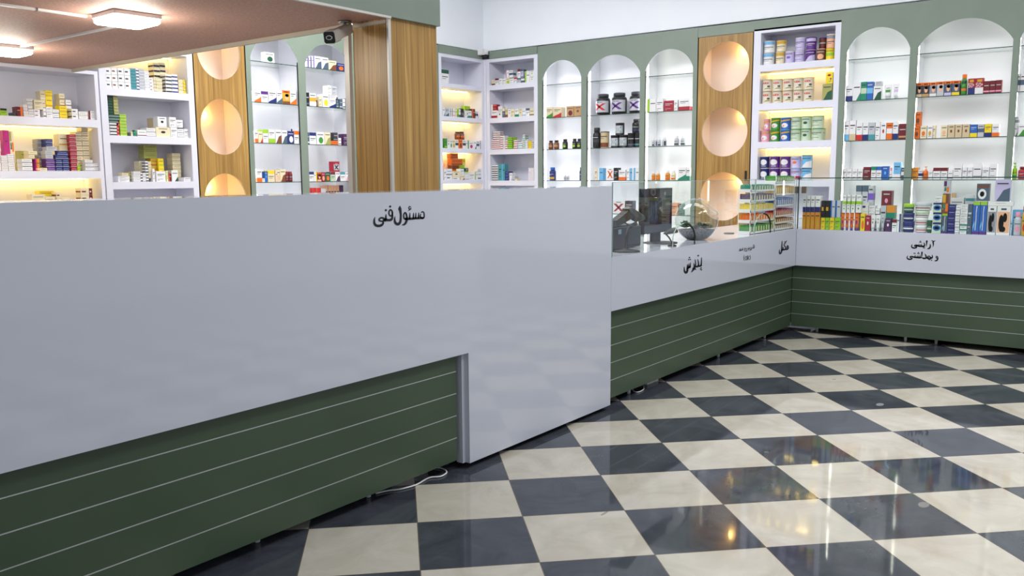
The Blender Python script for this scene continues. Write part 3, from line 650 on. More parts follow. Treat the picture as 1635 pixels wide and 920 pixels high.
m = MB(); m.tube([h_(1060,373), h_(1064,372), h_(1070,369.5), h_(1077,368), h_(1081,370)], [.006,.014,.022,.024,.010], SCG, 10); m.build('head', t)

# terrarium
bc = Vector((6.83, 3.215, ZC)); BR = .185; bz = .168
tb = empty('glass_terrarium_bowl', tuple(bc)); tag(tb, 'clear round glass terrarium bowl with slanting round opening on the low counter', 'bowl')
od = Vector((.42, -.50, .76)).normalized()
bm = bmesh.new(); bmesh.ops.create_uvsphere(bm, u_segments=48, v_segments=32, radius=BR)
rot = Vector((0,0,1)).rotation_difference(od).to_matrix(); bmesh.ops.rotate(bm, verts=bm.verts, matrix=rot)
ca = math.cos(rad(35)); bmesh.ops.delete(bm, geom=[v for v in bm.verts if v.co.normalized().dot(od) > ca], context='VERTS')
for v in bm.verts:
    if v.co.z < -bz+.002: v.co.z = -bz+.002
for f in bm.faces: f.smooth = True
me = bpy.data.meshes.new('bowl'); bm.to_mesh(me); bm.free(); me.materials.append(glass('bowl_glass', (.90,.93,.92), 1.0, 1.6))
o = bpy.data.objects.new('bowl_wall', me); COL.objects.link(o); o.parent = tb; o.location = (0, 0, bz)
u_ = od.cross(Vector((0,1,0))).normalized(); v_ = od.cross(u_)
rr = BR*math.sin(rad(35)); m = MB(); m.tube([tuple(od*BR*ca+rr*(math.cos(t_)*u_+math.sin(t_)*v_)) for t_ in [2*math.pi*i/40 for i in range(41)]], .003, flat('glass_rim', (205,215,212), .1), 6)
m.build('rim', tb, loc=(0, 0, bz))
GRV = noisy('grey_gravel', (44,44,50), (128,128,136), 90, .8, bump=.5)
m = MB(); pr = []
for i in range(15):
    zz = -bz+.004+i*(.082/14); r_ = math.sqrt(max(BR**2-zz**2, 0))-.010; pr.append((r_, zz+bz))
pr += [(.12, .090), (.05, .096), (.0005, .097)]
m.lathe(pr, GRV, n=40); g = m.build('gravel', loc=tuple(bc)); tag(g, 'grey gravel filling the bottom of the glass terrarium bowl', 'gravel', kind='stuff')
LFS = [noisy('succulent_leaf', (54,92,52), (110,148,92), 20, .5), noisy('dark_succulent_leaf', (52,56,40), (108,96,70), 20, .5), noisy('moss_leaf', (84,108,44), (150,160,84), 30, .6)]
def rosette(x, y, z, R, n, mt, label):
    m = MB(); R *= 1.12
    for k in range(3):
        for i in range(n-k):
            a_ = 2*math.pi*i/(n-k)+k*.5; tilt = .35+k*.42; L_ = R*(1-.12*k); w_ = R*.30
            d = Vector((math.cos(a_)*math.cos(tilt), math.sin(a_)*math.cos(tilt), math.sin(tilt))); s_ = Vector((-math.sin(a_), math.cos(a_), 0)); up = d.cross(s_)*-1
            b0 = Vector((0,0,.004*k)); mid = b0+d*L_*.6; tip = b0+d*L_+up*-.002
            m.face([b0, mid+s_*w_, tip, mid-s_*w_], mt); m.face([b0, mid-s_*w_+up*-.0, mid-up*.004, mid+s_*w_], mt); m.face([mid-up*.004, mid-s_*w_, tip, mid+s_*w_], mt)
    o = m.build('succulent_plant', loc=(bc.x+x, bc.y+y, bc.z+z)); tag(o, label, 'plant', 'plants in the terrarium bowl'); return o
for a_ in [(-.11,-.045,.094,.042,9,1,'dark brownish rosette plant at the left in the terrarium bowl'), (-.04,-.095,.098,.050,10,1,'dark spreading rosette plant left of centre in the terrarium bowl'), (-.06,.075,.100,.070,10,0,'tall green leafy plant at the back left in the terrarium bowl'),
           (.05,-.105,.096,.040,9,2,'mossy yellow-green rosette at the front of the terrarium bowl'), (.065,.0,.098,.052,10,0,'small green rosette right of centre in the terrarium bowl'), (.112,-.050,.094,.034,8,2,'low olive rosette at the right in the terrarium bowl'), (.06,.105,.098,.044,9,0,'green rosette at the back of the terrarium bowl')]:
    rosette(*a_[:5], LFS[a_[5]], a_[6])
cd = on_z(1164, 373, ZC); m = MB(); m.lathe([(.045,0),(.05,.004),(.046,.007),(.0005,.007)], flat('brown_dish', (88,74,70), .4), n=24); o = m.build('coin_dish', loc=(cd.x, cd.y, ZC)); tag(o, 'small flat brown dish lying on the low counter right of the terrarium', 'dish')

# ---- cables and sockets on the floor
def cable(pts, r, label, mt=None):
    P_ = [Vector(p) for p in pts]; q = []
    for i in range(len(P_)-1):
        p0, p1, p2, p3 = P_[max(i-1,0)], P_[i], P_[i+1], P_[min(i+2,len(P_)-1)]
        for t in (0,.25,.5,.75): q.append(.5*((2*p1)+(-p0+p2)*t+(2*p0-5*p1+4*p2-p3)*t*t+(-p0+3*p1-3*p2+p3)*t**3))
    q.append(P_[-1]); m = MB(); m.tube(q, r, mt or M_['whitep'], 8); tag(m.build('power_cable'), label, 'cable')
cable([on_z(x, y, .006) for x, y in ((600,788),(620,783.5),(640,781),(665,774),(685,763),(703,761),(713,755),(708,749),(694,746),(684,742))], .0045, 'white cable looping out from under the tall counter onto the dark tile')
cable([on_z(x, y, .006) for x, y in ((1008,618),(1012,625),(1020,626),(1028,621),(1026,614))], .004, 'short white cable loop under the low counter next to the tall one')
sk = on_z(1040, 612, 0); m = MB(); m.box(-.09,.09,-.03,.03,0,.028, M_['whitep']); q = m.build('power_strip', loc=(5.90, 3.145, 0), bevel=.004); q.rotation_euler[2] = 0; tag(q, 'grey-white power strip on the floor under the low counter', 'power strip')
q = MB(); q.box(-.14,.14,-.02,.02,0,.03, M_['whitep']); q = q.build('power_strip', loc=(3.21, 3.16, 0), bevel=.004); tag(q, 'grey power strip on the floor under the tall counter beside the white cable', 'power strip')
# hatch in the floor tile near the corner: small pale scuff plate
# ================================================================== goods
SH = {  # shelf key: (side, front plane, shelf top, unit words, shelf words)
}
LIM = {}
def unit(key, side, tops, words, names, lo=None, hi=None, gap=.07, first=3.24):
    for i, (z, nm) in enumerate(zip(tops, names)):
        SH[key+str(i+1)] = (side, YL if side == 'L' else XR, z, words, nm); LIM[key+str(i+1)] = (lo, hi, (tops[i-1]-gap if i else first)-.004)
unit('a', 'L', S_CAB0, 'far left cabinet', ['upper shelf', 'middle shelf', 'lowest visible shelf'], 2.5, 4.237, 0.072, 2.58)
unit('b', 'L', S_CAB1, 'cabinet left of left oak panel', ['top shelf', 'second shelf', 'third shelf'], 4.35, 5.218, 0.07, 2.84)
unit('c', 'L', GL, 'arch right of left oak panel', ['top shelf', 'second shelf', 'third shelf', 'fourth shelf'], 5.99, 6.65, 0.01, 3.2)
unit('d', 'L', GL, 'arch beside oak column', ['top shelf', 'second shelf', 'third shelf', 'fourth shelf', 'fifth shelf'], 6.75, 7.475, 0.01, 3.2)
unit('e', 'L', S_L2, 'warm lit corner cabinet', ['top shelf', 'second shelf', 'third shelf', 'fourth shelf'], 9.134, 10.012, 0.058, 3.24)
unit('f', 'R', S_CR, 'unlit corner cabinet', ['top shelf', 'second shelf', 'third shelf', 'fourth shelf'], -8.062, -7.261, 0.072, 3.24)
unit('g', 'R', GR, 'narrowest lit arch', ['top shelf', 'second shelf', 'third shelf', 'fourth shelf', 'fifth shelf'], -7.12, -6.465, 0.01, 3.2)
unit('h', 'R', GR, 'arch of big black jars', ['top shelf', 'second shelf', 'third shelf', 'fourth shelf', 'fifth shelf'], -6.388, -5.565, 0.01, 3.2)
unit('i', 'R', GR, 'arch left of right oak panel', ['top shelf', 'second shelf', 'third shelf', 'fourth shelf', 'fifth shelf'], -5.503, -4.823, 0.01, 3.2)
unit('t', 'R', S_TN, 'formula cabinet', ['top shelf', 'second shelf', 'third shelf', 'fourth shelf'], -3.972, -3.115, 0.077, 3.24)
unit('k', 'R', GR, 'arch right of formula cabinet', ['top shelf', 'second shelf', 'third shelf', 'fourth shelf'], -2.99, -2.318, 0.01, 3.2)
unit('l', 'R', GR, 'widest arch', ['top shelf', 'second shelf', 'third shelf', 'fourth shelf'], -2.253, -1.361, 0.01, 3.2)
unit('m', 'R', GR, 'rightmost cut-off arch', ['top shelf', 'second shelf', 'third shelf', 'fourth shelf'], -1.31, -0.62, 0.01, 3.2)
SH['x1'] = ('R', XC+.022, ZC, 'glass showcase', 'front row')
SH['x2'] = ('R', XC+.16, ZC, 'glass showcase', 'back row')
SH['y1'] = ('L', YF+.10, ZC, 'low counter', 'candy rack')
INK = 'textc'
def marks(style, c1, c2):
    """print on the face, in 0..1 of the face: (polygon, material)"""
    R = lambda a, b, c, d: [(a, b), (c, b), (c, d), (a, d)]
    k2 = pal(c2) if c2 else None; ink = pal('smoke') if c1 not in ('black', 'navy', 'purple', 'maroon', 'smoke', 'plum', 'brown', 'slate', 'crimson', 'blue', 'dark_green') else pal('silver')
    T = lambda z, a=.12, b=.88, h=.06: (R(a, z, b, z+h), ink)
    E = lambda cx, cz, rx, rz, n=14: [(cx+rx*math.cos(2*math.pi*i/n), cz+rz*math.sin(2*math.pi*i/n)) for i in range(n)]
    def X(cx, cz, w, h, mt):
        t = .30*w
        return [([(cx-w-t, cz+h), (cx-w+t*1.4, cz+h), (cx+w+t, cz-h), (cx+w-t*1.4, cz-h)], mt), ([(cx+w-t*1.2, cz+h), (cx+w+t, cz+h), (cx-w+t, cz-h), (cx-w-t, cz-h)], mt)]
    S = {
     'plain': [T(.66), T(.54, .12, .6, .035), T(.22, .12, .7, .03), (R(.12, .10, .30, .15), pal('grey'))],
     'blank': [T(.55, .3, .7, .04)],
     'dash': [(R(.12, .40, .62, .62), k2)],
     'bars': [(R(0, .12, 1, .5), k2)],
     'line': [(R(0, .1, 1, .22), k2), T(.6)],
     'top': [(R(0, .72, 1, 1), k2), T(.45), T(.32, .15, .65, .03)],
     'bot': [(R(0, 0, 1, .32), k2), T(.72), T(.6, .15, .6, .03)],
     'side': [(R(0, 0, .3, 1), k2), T(.6, .4, .92)],
     'right': [(R(.62, 0, 1, 1), k2), T(.6, .08, .55)],
     'mid': [(R(0, .36, 1, .66), k2), T(.8)],
     'blob': [(E(.55, .34, .3, .26), k2), T(.76)],
     'dot': [(E(.5, .5, .16, .12), k2), T(.8, .2, .8)],
     'sun': [(E(.5, .40, .28, .18), k2), T(.78), T(.16, .2, .8, .03)],
     'photo': [(R(0, .80, 1, 1), pal('orange')), (R(0, 0, 1, .2), k2), (E(.55, .50, .25, .22), pal('peach')), (E(.6, .64, .28, .12), pal('black')), (R(.2, .86, .8, .92), pal('cream'))],
     'wave': [([(0, 0), (1, 0), (1, .46), (.62, .30), (.3, .2), (0, .08)], k2), T(.72), T(.58, .15, .6, .04)],
     'hill': [([(.1, 0), (1, 0), (1, .62), (.55, .5), (.3, .2)], k2), T(.78)],
     'tri': [([(.45, 0), (1, 0), (1, .45)], k2), T(.7)],
     'X': X(.5, .48, .32, .30, k2)+[T(.86, .3, .7, .05)],
     'label': [(R(.08, .16, .92, .72), pal('silver'))]+X(.5, .44, .30, .22, k2)+[T(.78, .3, .7, .03)],
     'jar': [(R(.05, .12, .95, .84), pal('silver'))]+X(.5, .46, .36, .30, k2),
     'multi': [(R(.0, .55, .5, .95), k2), (R(.5, .1, .9, .5), pal('orange')), T(.2, .1, .45), (E(.3, .35, .18, .16), pal('emerald'))],
     'spf': [(R(0, 0, 1, .40), k2), (R(.25, .76, .85, .92), pal('gold'))]+[(R(*q), pal('white')) for q in ((.10,.66,.36,.70), (.10,.57,.16,.70), (.10,.555,.36,.595), (.30,.45,.36,.595), (.10,.44,.36,.48),
          (.44,.66,.72,.70), (.44,.44,.50,.70), (.66,.44,.72,.70), (.44,.44,.72,.48), (.76,.565,.94,.60), (.83,.51,.88,.655))],
     'tooth': [(R(.0, .0, 1, .08), pal('purple')), (R(0, .9, 1, 1), pal('lime')), ([(.40, .12), (.5, .12), (.56, .45), (.52, .65), (.6, .86), (.5, .88), (.44, .66), (.46, .45)], pal('white')), ([(.10, .1), (.35, .3), (.3, .42), (.05, .25)], pal('sky'))],
     'baby': [(E(.5, .52, .30, .28), pal('white')), (R(.3, .50, .7, .58), k2), T(.12, .3, .7)],
     'logo': [(E(.48, .74, .26, .09), k2), (E(.48, .75, .19, .04), pal('cream')), (E(.72, .42, .12, .08), pal('smoke')), ([(.35, .12), (.9, .2), (.75, .33), (.45, .24)], pal('khaki'))],
     'ribbon': [([(.15, .66), (.98, .82), (.98, .96), (.15, .80)], k2), (E(.5, .35, .26, .22), pal('white')), (E(.42, .3, .12, .10), pal('orange'))],
     'stripe': [(R(i/9+.02, 0, i/9+.045, 1), pal('white')) for i in range(9)],
     'eye': [(E(.5, .48, .46, .28), pal('blue')), (E(.5, .48, .3, .14), pal('sky')), (R(0, .82, 1, 1), pal('navy'))],
     'ring': [(E(.45, .40, .34, .30), pal('white')), (E(.45, .40, .18, .16), pal('smoke')), (R(0, .76, 1, .92), pal('brown'))],
     'brush': [(R(.05, .08, .95, .8), k2), (E(.35, .4, .2, .3), pal('pink')), (E(.62, .6, .16, .16), pal('magenta')), (R(.3, .86, .7, .92), pal('smoke')), (E(.5, .2, .2, .1), pal('lime'))],
    }
    return S[style]
NM = {'box': ('medicine_box', 'box', 'box'), 'tin': ('formula_tin', 'tin', 'tin'), 'jar': ('supplement_jar', 'jar', 'jar'), 'bottle': ('pill_bottle', 'bottle', 'bottle'), 'vial': ('glass_vial', 'small bottle', 'bottle'),
      'tube': ('cream_tube', 'tube', 'tube'), 'tub': ('cream_tub', 'round tub', 'tub'), 'stick': ('toothpaste_tube', 'upright tube', 'tube'), 'pump': ('pump_bottle', 'pump bottle', 'bottle')}
MESHC = {}
def surf_mark(m, poly, mt, w, h, r, zoff=0.0, th=76):
    if r is None: m.face([((u-.5)*w, -.0006, zoff+v*h) for u, v in poly], mt); return
    # wrap round the cylinder front (facing -y); cut into slices
    us = [p[0] for p in poly]; a, b = max(min(us), 0), min(max(us), 1)
    def clip(P, x, keep):
        out = []
        for i in range(len(P)):
            p, q = P[i], P[(i+1) % len(P)]; ip, iq = (p[0] >= x) == keep or abs(p[0]-x) < 1e-9, (q[0] >= x) == keep or abs(q[0]-x) < 1e-9
            if ip: out.append(p)
            if ip != iq: t = (x-p[0])/(q[0]-p[0]); out.append((x, p[1]+t*(q[1]-p[1])))
        return out
    n = max(1, int((b-a)*8+.5))
    for i in range(n):
        x0, x1 = a+(b-a)*i/n, a+(b-a)*(i+1)/n; P = clip(clip(poly, x0, True), x1, False)
        if len(P) >= 3:
            m.face([((r+.0008)*math.sin(rad((u-.5)*2*th)), -(r+.0008)*math.cos(rad((u-.5)*2*th)), zoff+v*h) for u, v in P], mt)
def goods_mesh(kind, w, h, d, c1, c2, style, lid):
    key = (kind, round(w, 3), round(h, 3), round(d, 3), c1, c2, style, lid)
    if key in MESHC: return MESHC[key]
    parts = []; m = MB(); k1 = pal(c1); r = w/2
    if kind == 'box':
        m.box(-w/2, w/2, 0, d, 0, h, k1); m.box(-w/2+.0005, w/2-.0005, d*.35, d*.37, h, h+.0003, pal('grey'))
        for poly, mt in marks(style, c1, c2): surf_mark(m, poly, mt, w, h, None)
        if style in ('top', 'bot', 'mid', 'bars', 'photo', 'dash'):     # the band runs on round the visible end
            z0, z1 = dict(top=(.72, 1), bot=(0, .32), mid=(.36, .66), bars=(.12, .5), photo=(.8, 1), dash=(.4, .62))[style]
            mt = pal('orange') if style == 'photo' else pal(c2)
            for sx_ in (-1, 1): x = sx_*(w/2+.0006); q = [(x, d*.04, z0*h), (x, d*.96, z0*h), (x, d*.96, z1*h), (x, d*.04, z1*h)]; m.face(q, mt)
        parts.append(('', m, None))
    elif kind == 'tin':
        m.lathe([(r*.97,0), (r,.002), (r,h*.02), (r*.985,h*.03), (r*.985,h*.93), (r,h*.94), (r,h*.955)], k1, c=(0,r,0), n=24)
        for poly, mt in marks(style, c1, c2): q = MB(); surf_mark(m, poly, mt, w, h*.88, r*.985, h*.035) if 0 else None
        mm = MB()
        for poly, mt in marks(style, c1, c2): surf_mark(mm, poly, mt, w, h*.88, r*.985, h*.035)
        for f, mi, sm in zip(mm.f, mm.mi, mm.sm): m.face([(mm.v[i][0], mm.v[i][1]+r, mm.v[i][2]) for i in f], mm.mats[mi])
        l = MB(); l.lathe([(r*1.01,h*.945), (r*1.01,h*.99), (r*.97,h), (r*.9,h), (r*.88,h*.985), (.0005,h*.985)], pal(lid or 'silver'), c=(0,r,0), n=24)
        parts += [('', m, None), ('lid', l, None)]
    elif kind in ('jar', 'bottle', 'vial', 'tub', 'pump'):
        if kind == 'jar': pr = [(r*.9,0), (r,.01*1), (r,h*.70), (r*.93,h*.78), (r*.72,h*.83), (r*.72,h*.86)]; lp = [(r*.76,h*.845), (r*.78,h*.85), (r*.78,h*.985), (r*.72,h), (.0005,h)]; lab = (.12, .66)
        elif kind == 'bottle': pr = [(r*.9,0), (r,h*.03), (r,h*.66), (r*.8,h*.76), (r*.6,h*.8), (r*.6,h*.83)]; lp = [(r*.72,h*.80), (r*.74,h*.81), (r*.74,h*.98), (r*.68,h), (.0005,h)]; lab = (.1, .60)
        elif kind == 'vial': pr = [(r*.9,0), (r,h*.03), (r,h*.6), (r*.7,h*.72), (r*.5,h*.76)]; lp = [(r*.62,h*.74), (r*.64,h*.75), (r*.64,h*.98), (r*.6,h), (.0005,h)]; lab = (.08, .56)
        elif kind == 'tub': pr = [(r*.84,0), (r*.95,h*.08), (r,h*.55), (r,h*.62)]; lp = [(r*1.03,h*.60), (r*1.04,h*.63), (r*1.04,h*.93), (r*.96,h), (.0005,h)]; lab = (.12, .54)
        else: pr = [(r*.9,0), (r,h*.03), (r,h*.55), (r*.8,h*.64), (r*.4,h*.68), (r*.4,h*.72)]; lp = [(r*.45,h*.70), (r*.48,h*.71), (r*.48,h*.80), (r*.15,h*.81), (r*.15,h*.90), (r*.5,h*.91), (r*.5,h*.98), (.0005,h)]; lab = (.1, .5)
        m.lathe(pr, k1, c=(0,r,0), n=24); l = MB(); l.lathe(lp, pal(lid or 'black'), c=(0,r,0), n=20)
        lb = MB(); rr_ = r*1.004; z0, z1 = lab[0]*h, lab[1]*h
        bg = 'silver' if style in ('X', 'label', 'jar') else c1
        ns = 14; A0 = 80
        for i in range(ns):
            a, b = rad(-A0+2*A0*i/ns), rad(-A0+2*A0*(i+1)/ns)
            lb.face([(rr_*math.sin(a), r-rr_*math.cos(a), z0), (rr_*math.sin(b), r-rr_*math.cos(b), z0), (rr_*math.sin(b), r-rr_*math.cos(b), z1), (rr_*math.sin(a), r-rr_*math.cos(a), z1)], pal(bg), True)
        mm = MB()
        for poly, mt in marks('X' if style in ('label', 'jar') else style, bg, c2): surf_mark(mm, poly, mt, w, z1-z0, rr_, z0, 62)
        for f, mi in zip(mm.f, mm.mi): lb.face([(mm.v[i][0], mm.v[i][1]+r, mm.v[i][2]) for i in f], mm.mats[mi])
        parts += [('', m, None), ('lid', l, None), ('paper_label', lb, None)]
    elif kind in ('tube', 'stick'):
        n = 16; zc = h*.14; rows = []
        for k in range(7):
            t = k/6; z = zc+(h-zc)*t; rx = (w/2)*(.72+.28*t); ry = max(.002, (w*.34)*(1-t**1.5)); rows.append([(rx*math.cos(2*math.pi*i/n), w*.34+ry*math.sin(2*math.pi*i/n), z) for i in range(n)])
        for k in range(6):
            for i in range(n): j = (i+1) % n; m.face([rows[k][i], rows[k][j], rows[k+1][j], rows[k+1][i]], k1, True)
        m.face(list(reversed(rows[0])), k1)
        R_ = lambda a, b, c, d_: [(a, b), (c, b), (c, d_), (a, d_)]
        mm = MB()
        for poly, mt in marks(style, c1, c2): m.face([((u-.5)*w*.62, w*.34-(w*.30)*(1-((.1+v*.72))**1.5)*.93-.004, zc+(h-zc)*(.1+v*.72)) for u, v in poly], mt)
        l = MB(); l.lathe([(w*.30,0), (w*.32,.002), (w*.32,zc*.96), (w*.28,zc)], pal(lid or 'white'), c=(0,w*.34,0), n=16)
        parts += [('', m, None), ('cap', l, None)]
    out = [(nm, mb.mesh(kind+'_'+(nm or 'body'))) for nm, mb, _ in parts]
    MESHC[key] = out; return out
GOODS = []
PREFIX = {'tin': 'round'}
def put(kind, key, s, z0, w, h, d, c1, c2, style, lid, dy, look=None, tilt=0):
    side, plane, zs, uw, sw = SH[key]; xx = s if side == 'L' else -s
    GOODS.append(dict(kind=kind, key=key, x=xx, z=z0, w=w, h=h, d=(w if kind != 'box' else d), dy=dy, c1=c1, c2=c2, style=style, lid=lid, look=look))
def settle():
    """keep neighbours, shelf boards and cabinet sides apart"""
    by = {}
    for g in GOODS:
        by.setdefault(g['key'][0] if g['key'][0] in 'xy' else g['key'], []).append(g)
    for key, gs in by.items():
        for g in gs:
            lo, hi, top = LIM.get(g['key'], (None, None, None))
            if top and g['z']+g['h'] > top: g['h'] = max(top-g['z'], .012)
            if lo is not None:
                a, b = g['x']-g['w']/2, g['x']+g['w']/2
                if a < lo+.003: a = lo+.003
                if b > hi-.003: b = hi-.003
                if b-a < .012: g['drop'] = True
                g['x'], g['w'] = (a+b)/2, b-a
                if g['kind'] != 'box': g['d'] = g['w']
        zov = lambda a, b: a['z'] < b['z']+b['h']-.0005 and b['z'] < a['z']+a['h']-.0005
        for it in range(4):
            for i in range(len(gs)):
                for j in range(i+1, len(gs)):
                    a, b = gs[i], gs[j]
                    if a.get('drop') or b.get('drop') or not zov(a, b): continue
                    ov = min(a['x']+a['w']/2, b['x']+b['w']/2)-max(a['x']-a['w']/2, b['x']-b['w']/2)
                    if ov <= -.0004: continue
                    f, k = (a, b) if plane_y(a) <= plane_y(b) else (b, a)
                    gapy = plane_y(k)-plane_y(f)-f['d']
                    if gapy > .001: continue
                    small = ov < .35*min(a['w'], b['w']) or plane_y(k)-plane_y(f) < .02
                    if f['kind'] == 'box' and plane_y(k)-plane_y(f) > .028 and not (small and ov < .006): f['d'] = plane_y(k)-plane_y(f)-.003; continue
                    if small:
                        l, r = (a, b) if a['x'] < b['x'] else (b, a); t = (ov+.0012)/2
                        for q, sg in ((l, -1), (r, 1)):
                            q['w'] = max(q['w']-t, .01); q['x'] += sg*t/2
                            if q['kind'] != 'box': q['d'] = q['w']
                    else: k['dy'] += -gapy+.003
plane_y = lambda g: SH[g['key']][1]+g['dy']
NAMES = {'a': 'medicine_box', 'b': 'medicine_box', 'e': 'medicine_box', 'f': 'medicine_box', 'c': 'remedy_carton', 'd': 'remedy_carton', 'g': 'supplement_box', 'h': 'supplement_box', 'i': 'supplement_box', 't': 'formula_carton', 'k': 'skincare_box', 'l': 'skincare_box', 'm': 'skincare_box', 'x': 'toiletry_box'}
def make_goods():
    settle()
    GOODS[:] = [g for g in GOODS if not g.get('drop')]
    # small cartons: the 290 that show largest stay single, the remainder become one heap
    med = [g for g in GOODS if NAMES.get(g['key'][0]) == 'medicine_box' and g['kind'] == 'box']
    def vis(g):
        y = YL if SH[g['key']][0] == 'L' else XR; dist = math.hypot(g['x'], y)
        return g['w']*g['h']/dist**2*(.45 if g['dy'] > .07 else 1)
    med.sort(key=vis, reverse=True); rest = set(id(g) for g in med[290:])
    heap = MB()
    q = lambda v: round(v*500)/500 if v > .03 else round(v*1000)/1000
    for g in GOODS:
        side, plane, zs, uw, sw = SH[g['key']]
        w = g['w']; w = (math.floor(w*500)/500 if w > .03 else math.floor(w*2000)/2000)
        h = math.floor((g['h']-.0010)*2000)/2000
        ms = goods_mesh(g['kind'], w, h, round(g['d'], 3), g['c1'], g['c2'], g['style'], g['lid'])
        s = g['x'] if side == 'L' else -g['x']; z = g['z']+.0006
        loc = (s, plane+g['dy'], z) if side == 'L' else (plane+g['dy'], s, z)
        if id(g) in rest:
            M4 = Matrix.Translation(loc) @ Matrix.Rotation(RZ_L if side == 'L' else RZ_R, 4, 'Z'); me = ms[0][1]
            for pl in me.polygons: heap.face([M4 @ me.vertices[i].co for i in pl.vertices], me.materials[pl.material_index])
            g['o'] = None; continue
        root = None
        nmr = NAMES.get(g['key'][0]) if g['kind'] == 'box' else (NM[g['kind']][0] if not (g['kind'] == 'tin' and g['key'][0] != 't') else 'supplement_tin')
        for nm, me in ms:
            o = bpy.data.objects.new(nmr if not nm else nm, me); COL.objects.link(o)
            if root is None: root = o; o.location = loc; o.rotation_euler[2] = RZ_L if side == 'L' else RZ_R
            else: o.parent = root
        g['o'] = root
    o = heap.build('stacked_medicine_boxes'); tag(o, 'remaining small medicine boxes in the stacks on the white cabinet shelves', 'medicine boxes', kind='stuff')
def row(crop, key, items, d=None):
    """items: (kind, x0, x1, ytop, ybottom|None, c1, c2, style, options) in picture points of a crop, thrown onto the shelf front"""
    ox, oy, sc = crop; side, plane, zs, uw, sw = SH[key]; prev = []
    for it in items:
        kind, x0, x1, y0, y1, c1, c2, style = it[:8]; op = it[8] if len(it) > 8 else {}
        n = 1
        if '*' in kind: kind, n = kind.split('*'); n = int(n)
        dy = op.get('dy', .03); dp = op.get('d', d or .07); pl = plane+dy
        ym = y0 if y1 is None else (y0+y1)/2
        un = (lambda x, y: on_y(ox+x/sc, oy+y/sc, pl)) if side == 'L' else (lambda x, y: on_x(ox+x/sc, oy+y/sc, pl))
        ax = (lambda v: v.x) if side == 'L' else (lambda v: -v.y)
        a, b = ax(un(x0, ym)), ax(un(x1, ym)); zt = un((x0+x1)/2, y0).z; zb = zs
        if y1 is not None:
            zb = un((x0+x1)/2, y1).z; c = [(abs(t-zb), t) for (pa, pb, t, pdy) in prev if pa < b-.004 and pb > a+.004 and abs(pdy-dy) < .05]
            c.append((abs(zs-zb), zs)); zb = min(c)[1]
        w_ = b-a-.0015; h = max(zt-zb, .012); s = (a+b)/2
        if side == 'R': s = -s
        r_ = kind != 'box'
        if r_: w_ = w_/1.01; s = s
        for k in range(n):
            hh = h/n; put(kind, key, s+random.uniform(-.0015, .0015)*(n > 1), zb+k*hh+.0, w_, hh-.0008, dp, c1, c2, style, op.get('lid'), dy, op.get('look'))
        prev.append((a, b, zb+h, dy))
# crops of the photograph the rows were measured in: (left, top, scale)
A1, A2, A3 = (0,80,9.583), (0,176,9.583), (0,260,9.583)
B1, B2, B3 = (150,80,9.583), (150,176,9.583), (150,240,9.583)
C1, C2, C3 = (395,130,9.618), (395,190,9.618), (395,250,9.618)
D1, D2 = (695,100,9.618), (690,210,9.083)
E1, F1, F2 = (930,140,5.75), (1195,40,6.813), (1195,165,6.813)
G1, G2, G3 = (1340,110,7.36), (1450,110,7.362), (1335,235,5.45)
H1, H2, I1 = (1275,290,8.838), (1435,260,8.14), (1150,260,8.14)
# --- far left cabinet
row(A1, 'a1', [('box',0,102,890,None,'lime','black','top'),('box',108,128,925,None,'white',None,'plain',{'dy':.06}),('box',196,246,955,None,'smoke',None,'blank'),('box',250,342,865,None,'maroon','orange','right'),
 ('box*4',352,430,835,None,'white','pink','line'),('box*3',432,516,905,None,'white','maroon','line'),('box*3',408,500,740,905,'white','maroon','line'),
 ('box*2',520,612,905,None,'white','maroon','dash'),('box',520,698,762,888,'cream',None,'plain'),('box',614,700,888,None,'white','smoke','line'),
 ('box*3',606,690,620,None,'cream','white','line',{'dy':.13}),('box*2',690,802,705,880,'yellow','gold','line',{'dy':.13}),('box',690,800,615,700,'yellow','gold','line',{'dy':.13}),('box*2',706,800,870,None,'white',None,'plain'),
 ('box*2',802,902,905,None,'white','smoke','line'),('box*2',905,1020,852,None,'yellow','gold','line'),('box*4',902,990,665,None,'cream','maroon','line',{'dy':.13}),('box*3',992,1086,760,None,'white','maroon','line',{'dy':.12}),
 ('box*2',1094,1190,900,None,'white','smoke','dash'),('box*2',1200,1340,940,None,'white','beige','line'),('box*2',1346,1500,930,None,'white','maroon','side')], .09)
row(A2, 'a2', [('box*8',-90,0,455,None,'white','pink','line'),('box*6',0,112,690,None,'white','beige','line'),('box',48,150,305,655,'magenta','magenta','blank',{'dy':.06}),('box*4',112,210,670,None,'white','beige','line'),('box',140,212,312,662,'cream','khaki','multi',{'dy':.06}),
 ('box*3',330,490,745,None,'white','smoke','line'),('box*2',305,430,620,700,'khaki','gold','line',{'dy':.14}),('box*2',436,572,625,735,'cream','khaki','line'),('box',492,556,740,None,'magenta','pink','line'),('box',556,604,740,None,'amber','cream','line'),('box',606,736,880,None,'cream',None,'plain'),
 ('box*7',566,670,440,None,'grey','silver','line',{'dy':.12}),('box*3',700,838,745,None,'purple','silver','line'),('box*2',692,806,620,742,'silver','grey','line'),('box',712,900,560,612,'silver',None,'plain'),('box*2',700,804,440,556,'navy','silver','line'),
 ('box*3',846,950,748,None,'navy','silver','line'),('box*3',950,1052,748,None,'navy','silver','line'),('box*2',846,1042,620,744,'navy','silver','line'),('box*3',900,1040,365,612,'cream','gold','line',{'dy':.08}),
 ('box*9',1052,1158,368,None,'crimson','silver','line'),('box*2',1170,1226,838,None,'lime','yellow','line'),('box*8',1160,1260,330,835,'cream','smoke','line',{'dy':.10}),('box*9',1262,1362,255,820,'cream','smoke','line',{'dy':.10}),('box*3',1300,1420,760,None,'white','smoke','line'),('box*2',1424,1520,815,None,'white','smoke','line')], .10)
